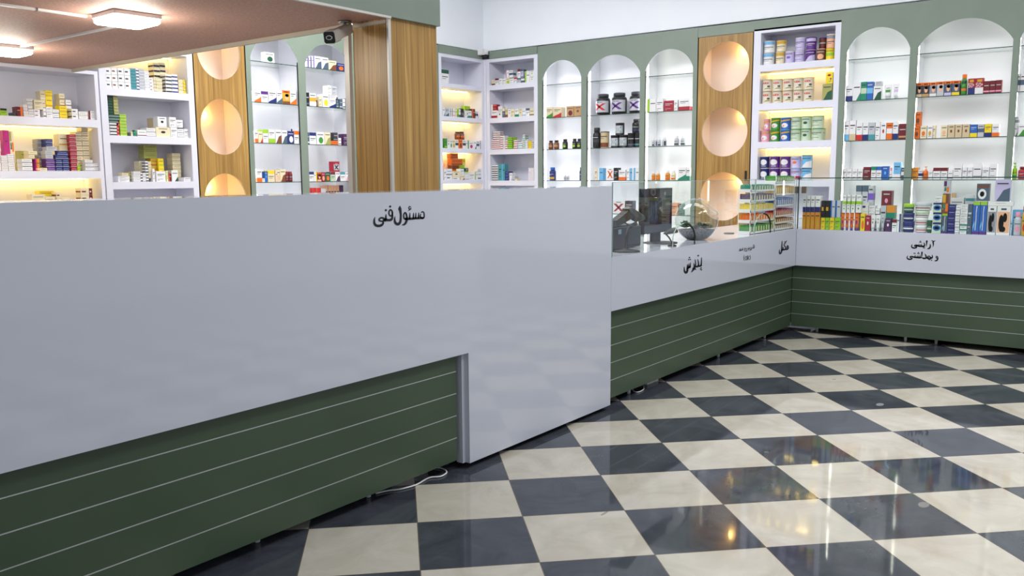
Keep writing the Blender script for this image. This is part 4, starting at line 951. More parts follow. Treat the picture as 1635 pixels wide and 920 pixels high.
row(A3, 'a3', [('box*4',480,690,480,None,'cream','gold','line'),('box*5',600,830,430,None,'yellow','cream','line',{'dy':.13}),('box*4',692,840,520,None,'cream','brown','line'),('box*5',860,935,450,None,'cream','maroon','dash'),('box*4',940,1060,525,None,'cream','brown','dash'),('box*5',1230,1360,390,None,'cream','maroon','dash'),('box*5',1362,1410,390,None,'maroon','cream','dash')], .10)
# --- cabinet left of the left oak panel
row(B1, 'b1', [('box*3',172,258,270,None,'white','smoke','dash'),('box*3',262,352,270,None,'white','brown','dash'),('box*3',358,452,272,None,'white','smoke','dash'),('box*3',456,550,280,None,'white','smoke','dash'),
 ('box*7',552,636,280,None,'teal','slate','line'),('box*7',636,680,280,None,'white','navy','bars'),('box*7',682,762,290,None,'silver','white','line'),('box*6',764,838,325,None,'white','silver','line'),
 ('box*4',842,905,425,None,'white','maroon','dash'),('box*4',907,945,425,None,'cream','maroon','line'),('box*4',946,1040,430,None,'cream','khaki','line'),('box*6',905,1000,190,None,'cream','black','bars',{'dy':.14}),('box*6',1002,1088,190,None,'cream','black','bars',{'dy':.14}),('box*5',1090,1182,370,None,'white','black','bars'),('box*5',1184,1276,370,None,'white','navy','bars'),
 ('box*4',1290,1360,455,None,'cream','gold','line'),('box*4',1362,1435,455,None,'yellow','cream','line')], .10)
row(B2, 'b2', [('box*4',236,345,195,None,'white','black','bars'),('box*4',346,378,180,None,'red','white','line'),('box*4',380,408,190,None,'cream','khaki','line',{'dy':.05}),('box*3',228,400,62,195,'dark_green','grey','bars'),('box*7',212,290,-230,62,'dark_green','black','bars'),('box*6',300,372,-230,62,'khaki','cream','line'),('box*7',385,490,60,None,'lime','cream','line'),
 ('box',518,560,345,None,'smoke',None,'blank'),('box',562,600,330,None,'cream',None,'plain'),('vial',585,660,302,None,'emerald','teal','plain',{'lid':'dark_green'}),('box',664,800,298,None,'white','maroon','line'),('box*2',800,940,272,None,'white','grey','line'),('box',944,1165,258,None,'cream','black','dot'),
 ('box',975,1112,100,252,'white','black','dot'),('box*2',900,974,120,258,'beige','brown','line',{'dy':.12}),('box',1168,1272,262,None,'white',None,'plain'),('box',1152,1260,105,262,'white',None,'plain'),('box',1258,1360,148,275,'white',None,'plain'),('box*2',1278,1372,285,None,'white','grey','line'),('box',1374,1468,285,None,'white',None,'plain')], .11)
row(B3, 'b3', [('box*2',370,545,392,None,'white','smoke','plain'),('box',430,530,345,388,'cream',None,'plain'),('box*3',532,600,330,None,'khaki','cream','line',{'dy':.08}),('box*4',600,706,322,None,'white','silver','line'),('box*3',708,742,345,None,'white','black','bars'),('box*2',742,790,345,None,'white','grey','line'),
 ('box*7',690,782,165,None,'cream','grey','line',{'dy':.12}),('box*7',782,824,165,None,'white','black','bars',{'dy':.05}),('box*6',826,872,170,None,'cream','grey','line',{'dy':.05}),('box',876,926,280,None,'white',None,'plain'),('box',928,946,290,None,'navy',None,'plain'),('box',950,1092,318,None,'white','grey','plain'),
 ('box*3',870,984,125,285,'gold','brown','line',{'dy':.13}),('box*3',986,1070,125,312,'yellow','lime','line',{'dy':.10}),('box*3',760,962,-80,120,'khaki','lime','line',{'dy':.14}),
 ('box*2',1094,1130,310,None,'cream','lime','side'),('box',1132,1182,355,None,'maroon','orange','side'),('box',1184,1282,305,None,'white','dark_green','tri'),('box*7',1192,1318,45,None,'cream','khaki','line',{'dy':.14}),('box',1375,1500,412,None,'white',None,'plain')], .10)
# --- arches on the left wall
row((300,70,9.083), 'c1', [('box',1112,1248,122,None,'white','dark_green','blob')])
row(C1, 'c2', [('box',98,205,138,None,'white','orange','wave'),('box',208,312,150,None,'white','purple','top'),('box',318,442,132,None,'white','navy','wave'),('box',446,534,135,None,'white','slate','wave'),('box',538,650,138,None,'gold','brown','photo'),('box',652,748,140,None,'white','orange','wave')], .10)
row((390,60,3.538), 'd1', [('box',346,362,108,None,'white','violet','right'),('box',364,378,106,None,'white','navy','right'),('box',380,394,104,None,'white','violet','right'),('box',396,434,106,None,'white','slate','hill'),('box',436,474,112,None,'white','slate','hill'),('box',476,520,130,None,'cream','brown','hill'),('box',522,566,146,None,'navy','orange','blob')], .09)
row(C1, 'd2', [('box',878,948,168,None,'black','slate','line'),('box',950,1052,180,None,'white','gold','mid'),('vial',1054,1092,288,None,'brown','tan','plain',{'lid':'black'}),('box',1094,1140,235,None,'cream',None,'plain'),('box',1146,1250,195,None,'white','yellow','blob'),('box',1256,1355,262,None,'white','navy','wave'),('box*2',1262,1380,205,262,'white','grey','plain'),('box',1232,1296,62,208,'white','grey','plain'),('box',1300,1372,70,208,'silver','slate','plain'),('vial',1358,1410,240,None,'slate','silver','line',{'lid':'smoke'}),('box',1412,1458,270,None,'slate','silver','line'),('box',1462,1500,268,None,'white','slate','line'),('box',1502,1560,262,None,'slate','sky','wave')], .09)
row(C2, 'c3', [('box',108,160,175,None,'white','orange','bot'),('box',162,232,185,None,'cream','red','tri'),('box',234,318,160,None,'white','lime','top'),('box',322,420,160,None,'white','lime','bot'),('box',424,520,168,None,'white','brown','hill'),('box',522,612,172,None,'white','slate','hill'),('box',614,712,185,None,'navy','white','blob'),('box',714,818,185,None,'white','orange','top'),('vial',676,700,150,190,'navy','slate','blank',{'lid':'black'})], .10)
row(C2, 'd3', [('box',915,948,205,None,'slate','white','line'),('box',950,1052,205,None,'white','navy','top'),('box',1060,1178,200,None,'white','green','blob'),('box',1182,1275,205,None,'cream','khaki','hill'),('box',1280,1392,335,None,'orange','brown','line'),('box',1282,1320,215,335,'grey','smoke','line',{'dy':.05}),('box',1322,1388,208,335,'smoke','grey','line'),('box',1396,1440,290,None,'white','brown','line'),('box',1468,1578,230,None,'plum','lilac','plain')], .09)
row(C3, 'c4', [('box',138,222,185,None,'white','orange','bot'),('box',226,308,228,332,'blue','sky','dot'),('box',226,308,334,None,'white',None,'plain'),('box',310,416,212,None,'cream','yellow','top'),('box',420,452,205,None,'cream','pink','side'),('box',454,496,205,None,'cream','peach','blob'),('box',498,584,195,None,'cream','brown','hill'),('jar',590,642,228,None,'maroon','red','plain',{'lid':'crimson'}),('jar',644,706,228,None,'maroon','red','plain',{'lid':'crimson'})], .08)
row(C3, 'd4', [('box',938,1020,232,None,'white','navy','top'),('box',1022,1066,232,None,'white','yellow','right'),('box',1072,1132,240,None,'maroon','peach','photo'),('box',1134,1192,240,None,'crimson','peach','blob'),('box',1194,1268,240,None,'dark_green','orange','blob'),('box',1274,1348,235,None,'mint','maroon','top'),('box',1350,1422,238,None,'white','plum','hill'),('box',1318,1416,75,222,'crimson','white','label'),('box',1426,1500,235,None,'white','teal','top'),('box',1502,1560,238,None,'white','pink','hill'),('box',1564,1600,235,None,'plum','pink','line')], .08)
row(C3, 'd5', [('box',945,1000,478,None,'white','red','top'),('box',1002,1062,478,None,'white','red','top'),('box',1064,1126,478,None,'white','red','top'),('box',1130,1205,492,None,'silver',None,'plain'),('box',1190,1234,440,None,'peach','brown','blob',{'dy':.12}),('box',1236,1278,440,None,'peach','brown','blob',{'dy':.12}),('box',1280,1322,440,None,'peach','brown','blob',{'dy':.12}),('box',1324,1366,440,None,'peach','brown','blob',{'dy':.12}),('box',1368,1408,440,None,'peach','brown','blob',{'dy':.12}),('box',1410,1472,440,None,'plum','pink','line',{'dy':.12})], .08)
# --- warm corner cabinet
row(D1, 'e1', [('box',90,206,108,None,'white','dark_green','top',{'look':'white box with dark green top'})])
row(D1, 'e2', [('box',105,150,690,None,'white','teal','tri'),('box',152,212,695,None,'silver','slate','wave'),('box',216,240,700,None,'white','slate','right'),('box',244,266,700,None,'white','brown','right'),('box',268,300,700,None,'white','pink','line'),('box',302,334,715,None,'cream',None,'plain'),('box',338,360,705,None,'lime','green','bot'),('box',362,388,715,None,'white','dark_green','bot'),('tub',392,456,705,None,'smoke','grey','dot',{'lid':'black'}),('box',448,536,668,735,'lime','yellow','plain',{'dy':.09}),('box*2',460,500,735,None,'white','dark_green','tri'),('box',502,560,738,None,'white','emerald','bot'),('box',564,612,710,None,'maroon','orange','side'),('box',628,654,745,None,'white','black','mid')], .07)
row(D2, 'e3', [('box',176,218,100,None,'green','lime','line'),('box',220,256,118,None,'white','slate','dot'),('box',258,292,120,None,'white','green','blob'),('box',294,334,120,None,'cream','khaki','blob'),('box',336,380,120,None,'white','smoke','mid'),('box',382,440,112,None,'orange','brown','blob'),('box',442,488,122,None,'white','smoke','mid'),('jar',366,420,4,110,'brown','orange','mid',{'lid':'black','dy':.05}),('jar',428,486,2,110,'brown','orange','mid',{'lid':'black','dy':.05}),('box',490,532,128,None,'white','green','right'),('box',534,596,150,None,'white','magenta','blob'),('box',598,640,132,None,'white','slate','tri'),('box',642,684,135,None,'white','slate','mid'),('box',686,724,130,None,'white','slate','right')], .07)
row(D2, 'e4', [('box',170,202,545,None,'white',None,'plain'),('box',204,290,640,None,'white','navy','dash'),('box',204,290,540,638,'white','navy','line'),('box',296,400,662,None,'white','smoke','dash'),('box',296,408,575,660,'cream','smoke','dot'),('box',410,470,640,None,'cream','maroon','tri'),('box',410,462,540,640,'white',None,'plain'),('box',474,532,640,None,'white','maroon','line'),('box',470,524,582,638,'white','lime','top'),('box',476,524,530,582,'dark_green','cream','dot'),
 ('box',286,400,490,None,'orange','brown','top',{'dy':.16}),('box',280,440,395,488,'orange','brown','line',{'dy':.16}),('box',272,375,300,392,'orange','brown','line',{'dy':.16}),('box',405,470,488,None,'cream','lime','top',{'dy':.13}),('box',438,482,395,488,'yellow','cream','line',{'dy':.16}),('box',536,618,600,None,'white','khaki','plain'),('box',620,660,585,None,'white','lime','side'),('box',662,736,580,None,'white','black','line'),('box',662,728,540,580,'white','smoke','line')], .08)
# --- unlit corner cabinet
row(D1, 'f1', [('box',810,862,275,None,'white','maroon','bot'),('box',866,912,270,None,'cream','maroon','bot'),('box',918,975,242,None,'white','maroon','top'),('box',978,1030,242,None,'white',None,'plain'),('box',1032,1082,245,None,'white','grey','plain'),('box',1084,1142,235,None,'cream','lime','blob'),('box',1084,1130,118,232,'white','pink','side'),('box',1134,1192,120,235,'white','slate','mid'),('box',1144,1206,242,None,'white','khaki','plain'),('box',1210,1250,228,None,'white','red','top'),('box',1254,1312,238,None,'silver','slate','top'),('box',1262,1308,98,236,'white','maroon','top'),('box',1316,1370,212,None,'slate','white','mid'),('box',1314,1352,100,210,'lilac','slate','top'),('box',1374,1450,128,None,'white','lime','side'),('box*2',1452,1518,120,None,'white','lime','dot')], .08)
row(D1, 'f2', [('box',812,858,728,None,'white','black','line'),('box',860,950,735,None,'white','crimson','bot'),('box*2',850,942,642,733,'crimson','white','side'),('box',954,1026,738,None,'white','brown','dot'),('box',966,1026,672,736,'white','black','line'),('box',1030,1068,705,None,'slate','cream','top'),('box',1072,1112,705,None,'beige','brown','bot'),('box',1114,1160,712,None,'white','khaki','dot'),('box',1162,1216,712,None,'cream','brown','plain'),('box',1220,1280,710,None,'white','emerald','bot'),('box',1284,1330,705,None,'cream','khaki','dot'),('box',1332,1388,702,None,'white','sky','line'),('box',1390,1446,700,None,'white','slate','top'),('box',1450,1516,698,None,'cream','black','line')], .08)
row(D2, 'f3', [('box*5',835,984,122,None,'white','crimson','bars'),('box*4',880,984,2,120,'white','maroon','bars'),('box*6',986,1026,66,None,'white','crimson','bars'),('box*6',1028,1054,60,None,'white','grey','line'),('box*4',1056,1092,128,None,'white','red','bars'),('box*6',1094,1158,82,None,'lime','green','bars'),('box*6',1160,1182,82,None,'lime','yellow','line',{'dy':.06}),('box*4',1184,1240,125,None,'white','crimson','bars'),('box*3',1244,1310,150,None,'white','teal','bars'),('box*7',1312,1348,45,None,'white','emerald','bars'),('box*3',1350,1384,125,None,'white','teal','line'),('box*4',1362,1392,130,None,'white','smoke','bars',{'dy':.08}),('box*4',1394,1446,140,None,'yellow','gold','line'),('box*4',1448,1476,140,None,'white','slate','bars')], .09)
row(D2, 'f4', [('box*7',828,956,490,None,'white','black','bars'),('box',958,1006,475,None,'teal','slate','plain'),('box',1008,1052,470,None,'teal','sky','side'),('box*3',1054,1116,578,None,'navy','blue','line'),('box',1118,1160,600,None,'white','lilac','tri'),('box',1162,1196,650,None,'silver','smoke','line'),('box',1198,1232,682,None,'cream',None,'plain'),('box*6',1396,1476,530,None,'white','pink','line')], .09)
# --- lit arches on the right wall
row(E1, 'g2', []); row((860,70,3.835), 'g2', [('box',45,86,388,None,'cream','green','wave'),('box',88,140,388,None,'cream','red','wave'),('box',170,214,382,None,'tan','maroon','blob'),('box',216,264,380,None,'tan','brown','dot')], .10)
row((860,70,3.835), 'g3', [('bottle',54,80,592,None,'brown','tan','mid',{'lid':'black'}),('bottle',86,115,590,None,'brown','tan','mid',{'lid':'black'}),('bottle',140,168,583,None,'black','lime','blob',{'lid':'black'}),('bottle',200,226,580,None,'black','lime','blob',{'lid':'black'}),('bottle',228,256,580,None,'black','lime','blob',{'lid':'black'})])
row((860,70,3.835), 'g4', [('bottle',58,92,756,None,'navy','gold','bot',{'lid':'blue'}),('vial',150,166,800,None,'silver','grey','mid',{'lid':'white'}),('vial',168,184,800,None,'silver','grey','mid',{'lid':'white'}),('bottle',245,275,756,None,'navy','slate','bot',{'lid':'smoke'})])
row(E1, 'h2', [('jar',98,214,55,None,'black','red','label',{'lid':'smoke','look':'big black jar with red X label'}),('jar',243,367,44,None,'black','purple','label',{'lid':'smoke'}),('jar',408,528,33,None,'black','purple','label',{'lid':'smoke'})])
row(E1, 'h3', [('bottle',76,146,366,None,'black','smoke','mid',{'lid':'black'}),('tin',150,222,402,None,'beige','brown','bot',{'lid':'black'}),('tin',243,318,436,None,'black','emerald','jar',{'lid':'smoke'}),('tin',320,397,432,None,'black','emerald','jar',{'lid':'smoke'}),('tin',287,361,322,432,'black','emerald','jar',{'lid':'smoke'}),('tin',402,468,415,None,'black','slate','line',{'lid':'black'}),('tin',470,526,415,None,'black','teal','line',{'lid':'black'}),('bottle',440,516,286,412,'black','navy','line',{'lid':'black'})])
row(E1, 'h4', [('box',112,136,740,None,'cream',None,'plain'),('box',138,190,738,None,'sky','white','side'),('box',222,286,738,None,'white','orange','X'),('box',288,326,735,None,'black','grey','plain',{'dy':.035}),('box',332,396,755,None,'white','orange','bot'),('box',404,434,742,None,'white',None,'plain'),('box',436,472,738,None,'sky','white','right'),('box',474,520,735,None,'white','sky','side')], .08)
row((950,280,8.14), 'h5', [('box',225,390,330,None,'white','crimson','X'),('box',392,490,330,None,'smoke','black','plain')], .09)
row((950,280,8.14), 'i5', [('box',985,1075,355,None,'peach','brown','plain'),('box',1095,1130,370,None,'dark_green','mint','plain')], .09)
row(E1, 'i2', [('box',592,676,100,None,'white','lime','side'),('box',678,742,100,None,'white','khaki','plain'),('box',750,838,118,None,'crimson','maroon','plain'),('box',840,874,112,None,'white','pink','plain'),('box',884,988,100,None,'white','crimson','bot')], .09)
row(E1, 'i3', [('vial',634,658,460,None,'silver','smoke','bot',{'lid':'white'}),('vial',660,684,458,None,'silver','slate','right',{'lid':'white'}),('vial',686,714,456,None,'silver','smoke','bot',{'lid':'white'}),('vial',722,764,454,None,'silver','smoke','right',{'lid':'white'}),('vial',834,878,440,None,'silver','smoke','bot',{'lid':'white'}),('vial',892,938,438,None,'silver','smoke','bot',{'lid':'white'})])
row(E1, 'i4', [('vial',628,662,772,None,'amber','orange','bot',{'lid':'white'}),('vial',668,704,770,None,'amber','orange','bot',{'lid':'white'}),('vial',752,796,758,None,'amber','orange','bot',{'lid':'white'}),('vial',806,848,758,None,'cream','orange','bot',{'lid':'white'}),('box',876,952,732,None,'white','emerald','wave'),('box',954,988,732,None,'white','emerald','bot')], .09)
# --- formula cabinet
row(F1, 't1', [('tin',143,264,302,None,'white','sky','top',{'lid':'silver'}),('tin',150,270,170,300,'white','sky','top',{'lid':'silver'}),('tin',284,382,290,None,'cream','gold','top',{'lid':'cream'}),('tin',290,398,163,288,'cream','gold','top',{'lid':'gold'}),('tin',384,488,282,None,'lilac','violet','dot',{'lid':'white'}),('tin',490,600,276,None,'lilac','violet','plain',{'lid':'white'}),('tin',494,606,134,274,'lilac','khaki','plain',{'lid':'white'}),('tin',606,722,265,None,'purple','lilac','hill',{'lid':'lilac'}),('tin',612,728,130,262,'purple','lilac','top',{'lid':'purple'}),('tin',728,826,255,None,'brown','peach','blob',{'lid':'cream'}),('tin',738,832,130,252,'brown','maroon','mid',{'lid':'purple','dy':.10}),('tin',830,928,250,None,'yellow','lime','mid',{'lid':'yellow'}),('tin',834,936,96,248,'peach','grey','top',{'lid':'white'})])
its = []
for x0, x1, yt, ym in ((135,242,592,720),(248,354,588,718),(362,470,582,712),(474,582,574,706),(586,698,566,700)):
    its += [('tin',x0-2,x1-2,ym,None,'ivory','red','logo',{'lid':'tan'}), ('tin',x0,x1,yt,ym-2,'ivory','red','logo',{'lid':'tan'})]
its += [('box',806,912,640,None,'khaki','dark_green','hill'),('box',842,918,512,636,'yellow','red','logo')]
row(F1, 't2', its, .09)
its = []
for x0, x1, yt, ym, c, c2, st, ld in ((113,220,172,292,'pink','gold','ribbon','pink'),(226,328,158,286,'green','gold','ribbon','green'),(332,442,152,284,'blue','gold','ribbon','sky'),(446,556,146,280,'mint','dark_green','plain','green'),(558,668,140,276,'mint','dark_green','dot','green'),(672,798,136,272,'mint','grey','plain','green')):
    its += [('tin',x0,x1,ym,None,c,c2,st,{'lid':ld}), ('tin',x0+(42 if c=='pink' else 4),x1+4,yt,ym-2,c,c2,st,{'lid':ld})]
its += [('tin',752,830,272,None,'mint','grey','plain',{'lid':'green','dy':.17})]
row(F2, 't3', its)
its = []
for x0, x1, yt, ym, c, c2, st, ld in ((112,210,576,704,'navy','sky','baby','silver'),(214,324,574,704,'purple','crimson','baby','silver'),(330,440,574,704,'purple','maroon','baby','silver')):
    its += [('tin',x0,x1,ym,None,c,c2,st,{'lid':ld}), ('tin',x0,x1,yt,ym-2,c,c2,st,{'lid':ld})]
its += [('tin',444,556,704,None,'lilac','crimson','bot',{'lid':'sky'}),('tin',444,556,576,702,'lilac','orange','dot',{'lid':'silver'}),('tin',562,674,705,None,'sky','white','hill',{'lid':'black'}),('tin',562,678,564,703,'sky','white','hill',{'lid':'smoke'})]
row(F2, 't4', its)
# --- arches right of it
row(G1, 'k2', [('box',78,162,196,None,'white','navy','bot'),('box',164,256,158,None,'white','emerald','tri'),('box',258,326,152,None,'emerald','mint','mid'),('box',328,402,150,None,'blue','sky','mid'),('box',404,500,200,None,'white','dark_green','hill'),('box',426,498,145,198,'silver',None,'plain',{'dy':.03}),('tube',526,622,180,None,'white','green','mid',{'lid':'silver'}),('tube',632,712,175,None,'white','lilac','mid',{'lid':'silver'})], .07)
row(G1, 'k3', [('box',62,120,612,None,'white','sky','bot'),('box',122,198,604,None,'white','beige','bot'),('box',204,276,632,None,'white','red','bot'),('box',280,346,630,None,'white','navy','bot'),('box',348,422,630,None,'silver','teal','bot'),('box',426,486,622,None,'white',None,'plain'),('box',488,556,632,None,'white','crimson','dot'),('box',560,628,632,None,'orange','white','mid'),('box',632,698,616,None,'white','navy','bot'),('box',704,796,645,None,'maroon','tan','line')], .06)
row(G3, 'k4', [('box',56,92,188,None,'white','grey','plain'),('box',94,138,188,None,'white','grey','plain'),('box',140,186,188,None,'white','grey','plain'),('box',188,234,188,None,'white','grey','plain'),('box',238,302,172,None,'maroon','brown','plain'),('box',306,350,168,None,'white','emerald','top'),('box',352,398,168,None,'white','blue','top'),('box',400,458,165,None,'blue','sky','dot'),('vial',464,490,178,None,'white','teal','bot',{'lid':'pink'}),('box',502,566,132,None,'sky','white','bot'),('box',568,602,178,None,'slate','white','mid')], .06)
row(G2, 'l2', [('box',94,168,164,None,'smoke','beige','photo'),('box',170,252,160,None,'smoke','tan','photo'),('box',256,338,156,None,'grey','white','photo'),('box',342,424,148,None,'silver','silver','photo'),('box',428,516,142,None,'slate','lilac','photo'),('box',520,612,136,None,'slate','yellow','photo'),
 ('bottle',616,694,134,None,'green','orange','mid',{'lid':'dark_green'}),('bottle',622,700,60,None,'green','orange','mid',{'lid':'orange','dy':.10,'look':'tall green sun lotion bottle with orange cap'}),('box',706,788,112,None,'crimson','navy','spf'),('box',790,892,106,None,'crimson','white','spf'),('box',888,962,142,None,'maroon','pink','line'),('box',964,1030,136,None,'maroon','pink','line'),('box',1032,1104,130,None,'maroon','pink','line')], .06)
row(G2, 'l3', [('box',74,138,680,None,'orange','brown','sun'),('box',82,154,505,678,'orange','brown','sun'),('box',142,222,668,None,'cream','orange','sun'),('box',228,292,665,None,'white','gold','sun'),('box',294,324,665,None,'cream','peach','plain'),('box',386,466,662,None,'cream','peach','sun'),('box',470,550,655,None,'beige','brown','dot'),('box',556,636,652,None,'beige','brown','dot'),('box',642,728,650,None,'beige','brown','dot'),('box',732,816,652,None,'blue','yellow','bot'),('box',820,896,650,None,'silver','slate','mid'),('box',902,984,646,None,'yellow','navy','bot'),('box',990,1074,650,None,'white','orange','bot')], .06)
row(G3, 'l4', [('box',662,724,178,None,'amber','orange','plain'),('box',712,752,198,None,'white','navy','mid',{'dy':.026}),('pump',754,802,165,None,'orange','red','plain',{'lid':'peach'}),('box',806,842,198,None,'white',None,'plain'),('box',846,910,178,None,'white','maroon','top'),('box',914,970,178,None,'white','maroon','top'),('box',974,1018,198,None,'white','navy','line'),('box',1022,1098,148,None,'white','grey','plain'),('box',1100,1142,176,None,'white','grey','plain'),('box',1144,1190,176,None,'white','grey','plain'),('box',1194,1270,138,None,'white','grey','line'),('box',1274,1336,172,None,'white','grey','plain'),('box',1340,1404,148,None,'white','grey','plain')], .06)
row(G2, 'm2', [('box',1208,1320,60,None,'white','slate','mid'),('box',1324,1400,54,None,'white','slate','mid')], .07)
row(G2, 'm3', [('box',1178,1290,675,None,'white','green','tri'),('box',1184,1300,560,674,'white','grey','mid'),('box',1294,1400,652,None,'white','green','hill'),('box',1404,1480,652,None,'white','green','hill')], .07)
row(G3, 'm4', [('pump',1498,1580,132,None,'lime','emerald','bot',{'lid':'lime'}),('bottle',1582,1660,168,None,'crimson','maroon','plain',{'lid':'maroon'})])
# --- glass showcase
its = []
for i, (x0, x1) in enumerate(((56,108),(112,166),(170,228),(232,308))):
    its += [('box',x0,x1,432,None,'amber','gold','blob'), ('box',x0+4,x1,200,430,'white','navy','bot')]
its += [('box',318,376,508,None,'yellow','lime','plain'),('box',380,436,508,None,'lime','yellow','plain'),('box',440,506,508,None,'yellow','lime','plain'),('box',510,594,508,None,'lime','khaki','plain'),
 ('box',320,376,268,504,'black','gold','dash'),('box',380,446,268,504,'black','gold','dash'),('box',450,516,265,504,'silver','blue','side'),('box',518,590,265,504,'silver','blue','side')]
for x0, x1 in ((596,654),(660,714),(718,782),(786,870)): its += [('stick',x0,x1,440,None,'orange','purple','sun',{'lid':'purple'}), ('box',x0+20,x1+12,320,438,'white','green','dot'), ('box',x0+30,x1+20,185,318,'white','lime','bot')]
its += [('box',876,942,450,None,'yellow','orange','blob'),('box',946,1018,478,None,'crimson','white','dot'),('tube',1016,1086,470,None,'white','brown','dot',{'lid':'silver'}),('tube',1090,1160,468,None,'white','khaki','dot',{'lid':'silver'}),('tube',1164,1220,455,None,'silver','emerald','dot',{'lid':'grey'}),('box',1222,1310,520,None,'plum','white','dot'),('box',1322,1392,530,None,'white','maroon','top'),('box',1396,1448,455,None,'white','navy','right'),
 ('tub',1460,1622,560,None,'navy','white','mid',{'lid':'navy'}),('tub',1462,1620,440,556,'navy','white','mid',{'lid':'navy'}),('tub',1470,1618,310,436,'dark_green','silver','mid',{'lid':'lime'})]
row(H1, 'x1', its, .07)
row(H1, 'x2', [('box*2',815,895,52,None,'silver','slate','top'),('box*2',900,985,52,None,'silver','slate','top'),('box*2',988,1058,58,None,'silver','violet','mid'),('box*2',1175,1320,128,None,'maroon','pink','dot'),('box*3',880,990,290,None,'white','navy','dash',{'dy':-.055}),('box*4',994,1085,340,None,'white','grey','plain',{'dy':-.055}),('box*3',1088,1150,375,None,'white','smoke','line',{'dy':-.055}),('box',1160,1240,340,None,'silver','smoke','tri',{'dy':-.055}),('box',1244,1365,335,None,'emerald','amber','top',{'dy':-.055})], .08)
its = [('tub',205,362,812,None,'white','red','mid',{'lid':'white'}),('tub',200,366,715,808,'white','red','mid',{'lid':'white'}),('tub',200,382,625,712,'white','brown','mid',{'lid':'mint'}),('tub',195,408,515,622,'white','brown','mid',{'lid':'silver'}),('tub',362,432,745,None,'dark_green','mint','mid',{'lid':'dark_green'}),
 ('box',440,552,775,None,'mint','blue','eye'),('box',442,554,645,773,'mint','blue','eye'),('box',445,558,518,643,'mint','blue','eye'),('box',470,566,435,516,'white','silver','plain'),
 ('box',566,640,660,None,'slate','white','tooth'),('box',566,660,400,658,'brown','gold','multi'),('box',585,664,228,398,'silver','plum','multi'),
 ('box*5',645,742,540,None,'navy','purple','line'),('box*5',744,806,552,None,'white','grey','line'),('box*2',795,885,800,None,'white','emerald','top'),('box*4',800,898,540,798,'white','grey','plain'),('box',900,962,535,None,'slate','smoke','plain'),
 ('box',972,1064,505,None,'blue','white','tooth'),('box',1066,1156,505,None,'blue','white','tooth'),('box',1160,1278,560,None,'white','grey','brush'),('box',1282,1460,560,None,'white','peach','brush'),('box',1160,1490,500,556,'white','smoke','blank'),('box',1010,1178,270,500,'slate','white','ring'),('box',1250,1450,215,497,'lilac','slate','hill'),
 ('bottle',1500,1600,640,None,'silver','pink','blob',{'lid':'pink'}),('bottle',1606,1690,560,None,'gold','red','blob',{'lid':'crimson'})]
row(H2, 'x1', its, .07)
row(H2, 'x2', [('box*3',665,850,455,None,'white','green','line'),('box*5',868,985,410,None,'white','teal','bars'),('box',1480,1660,610,None,'sky','teal','plain'),('box*2',668,712,395,None,'tan','brown','plain',{'dy':.05})], .08)
# --- candy racks on the low counter: white wire trays, each a row of upright packs
def candy_tray(x0, x1, y0, zb, zt, c, nm, n=8, Yp=YF+.07, dep=.12):
    ax = on_y(x0, y0, Yp).x; bx = on_y(x1, y0, Yp).x; w = bx-ax; t = empty('candy_tray', ((ax+bx)/2, Yp, zb+.0006)); tag(t, nm, 'tray', 'candy trays stacked by the counter corner')
    m = MB(); th = .004
    m.box(-w/2, w/2, 0, dep, 0, th, M_['whitep']); m.box(-w/2, w/2, 0, .004, 0, .022, M_['whitep'])
    h = zt-zb-.001
    for sx_ in (-1, 1):
        for yy in (.003, dep-.003): x = sx_*(w/2-.003); m.box(x-.003, x+.003, yy-.003, yy+.003, th, h, M_['whitep'])
        x = sx_*(w/2-.002); m.box(x-.002, x+.002, .006, dep-.006, th, .03, M_['whitep'])
    m.build('wire_frame', t)
    pw = (w-.024)/n
    for i in range(n):
        x = (ax+bx)/2-w/2+.012+pw*(i+.5); hh = h*.80*(1-.04*((i*7) % 3))
        key = ('pack', round(pw, 3), round(hh, 3), c)
        if key not in MESHC:
            m = MB(); m.box(-pw/2+.0006, pw/2-.0006, 0, dep-.02, 0, hh, pal(c)); m.face([(-pw*.18, -.0004, hh*.25), (pw*.18, -.0004, hh*.25), (pw*.18, -.0004, hh*.8), (-pw*.18, -.0004, hh*.8)], pal('cream' if c != 'cream' else 'brown')); MESHC[key] = m.mesh('candy_pack')
        o = bpy.data.objects.new('candy_pack', MESHC[key]); COL.objects.link(o); o.location = (x, Yp+.009, zb+th+.0012)
        tag(o, '%s candy pack in the %s' % (c.replace('_', ' '), nm.split(', ')[1].replace('bottom of the', 'bottom tray of').replace('top of the', 'top tray of').replace(' up in', ' tray up in')), 'candy pack', 'candy packs, '+nm.split(', ')[1])
def ztop(x, y): return on_y(1150+x/8.14, 260+y/8.14, YF+.07).z
xl0, xl1, xr0, xr1 = 1150+395/8.14, 1150+705/8.14, 1150+716/8.14, 1150+962/8.14
lv = [ZC, ztop(550,768), ztop(550,636), ztop(550,508), ztop(550,378), ztop(550,262)]
for i, (c, nm) in enumerate((('green','white wire tray of green packs, bottom of the left candy rack'),('orange','white wire tray of orange packs, second up in left candy rack'),('yellow','white wire tray of yellow packs, third up in left candy rack'),('plum','white wire tray of plum packs, fourth up in left candy rack'),('emerald','white wire tray of emerald packs, top of the left candy rack'))):
    candy_tray(xl0, xl1, 330, lv[i], lv[i+1], c, nm, 9)
lv = [ZC, ztop(850,785), ztop(850,700), ztop(850,570), ztop(850,425), ztop(850,270), ztop(850,150)]
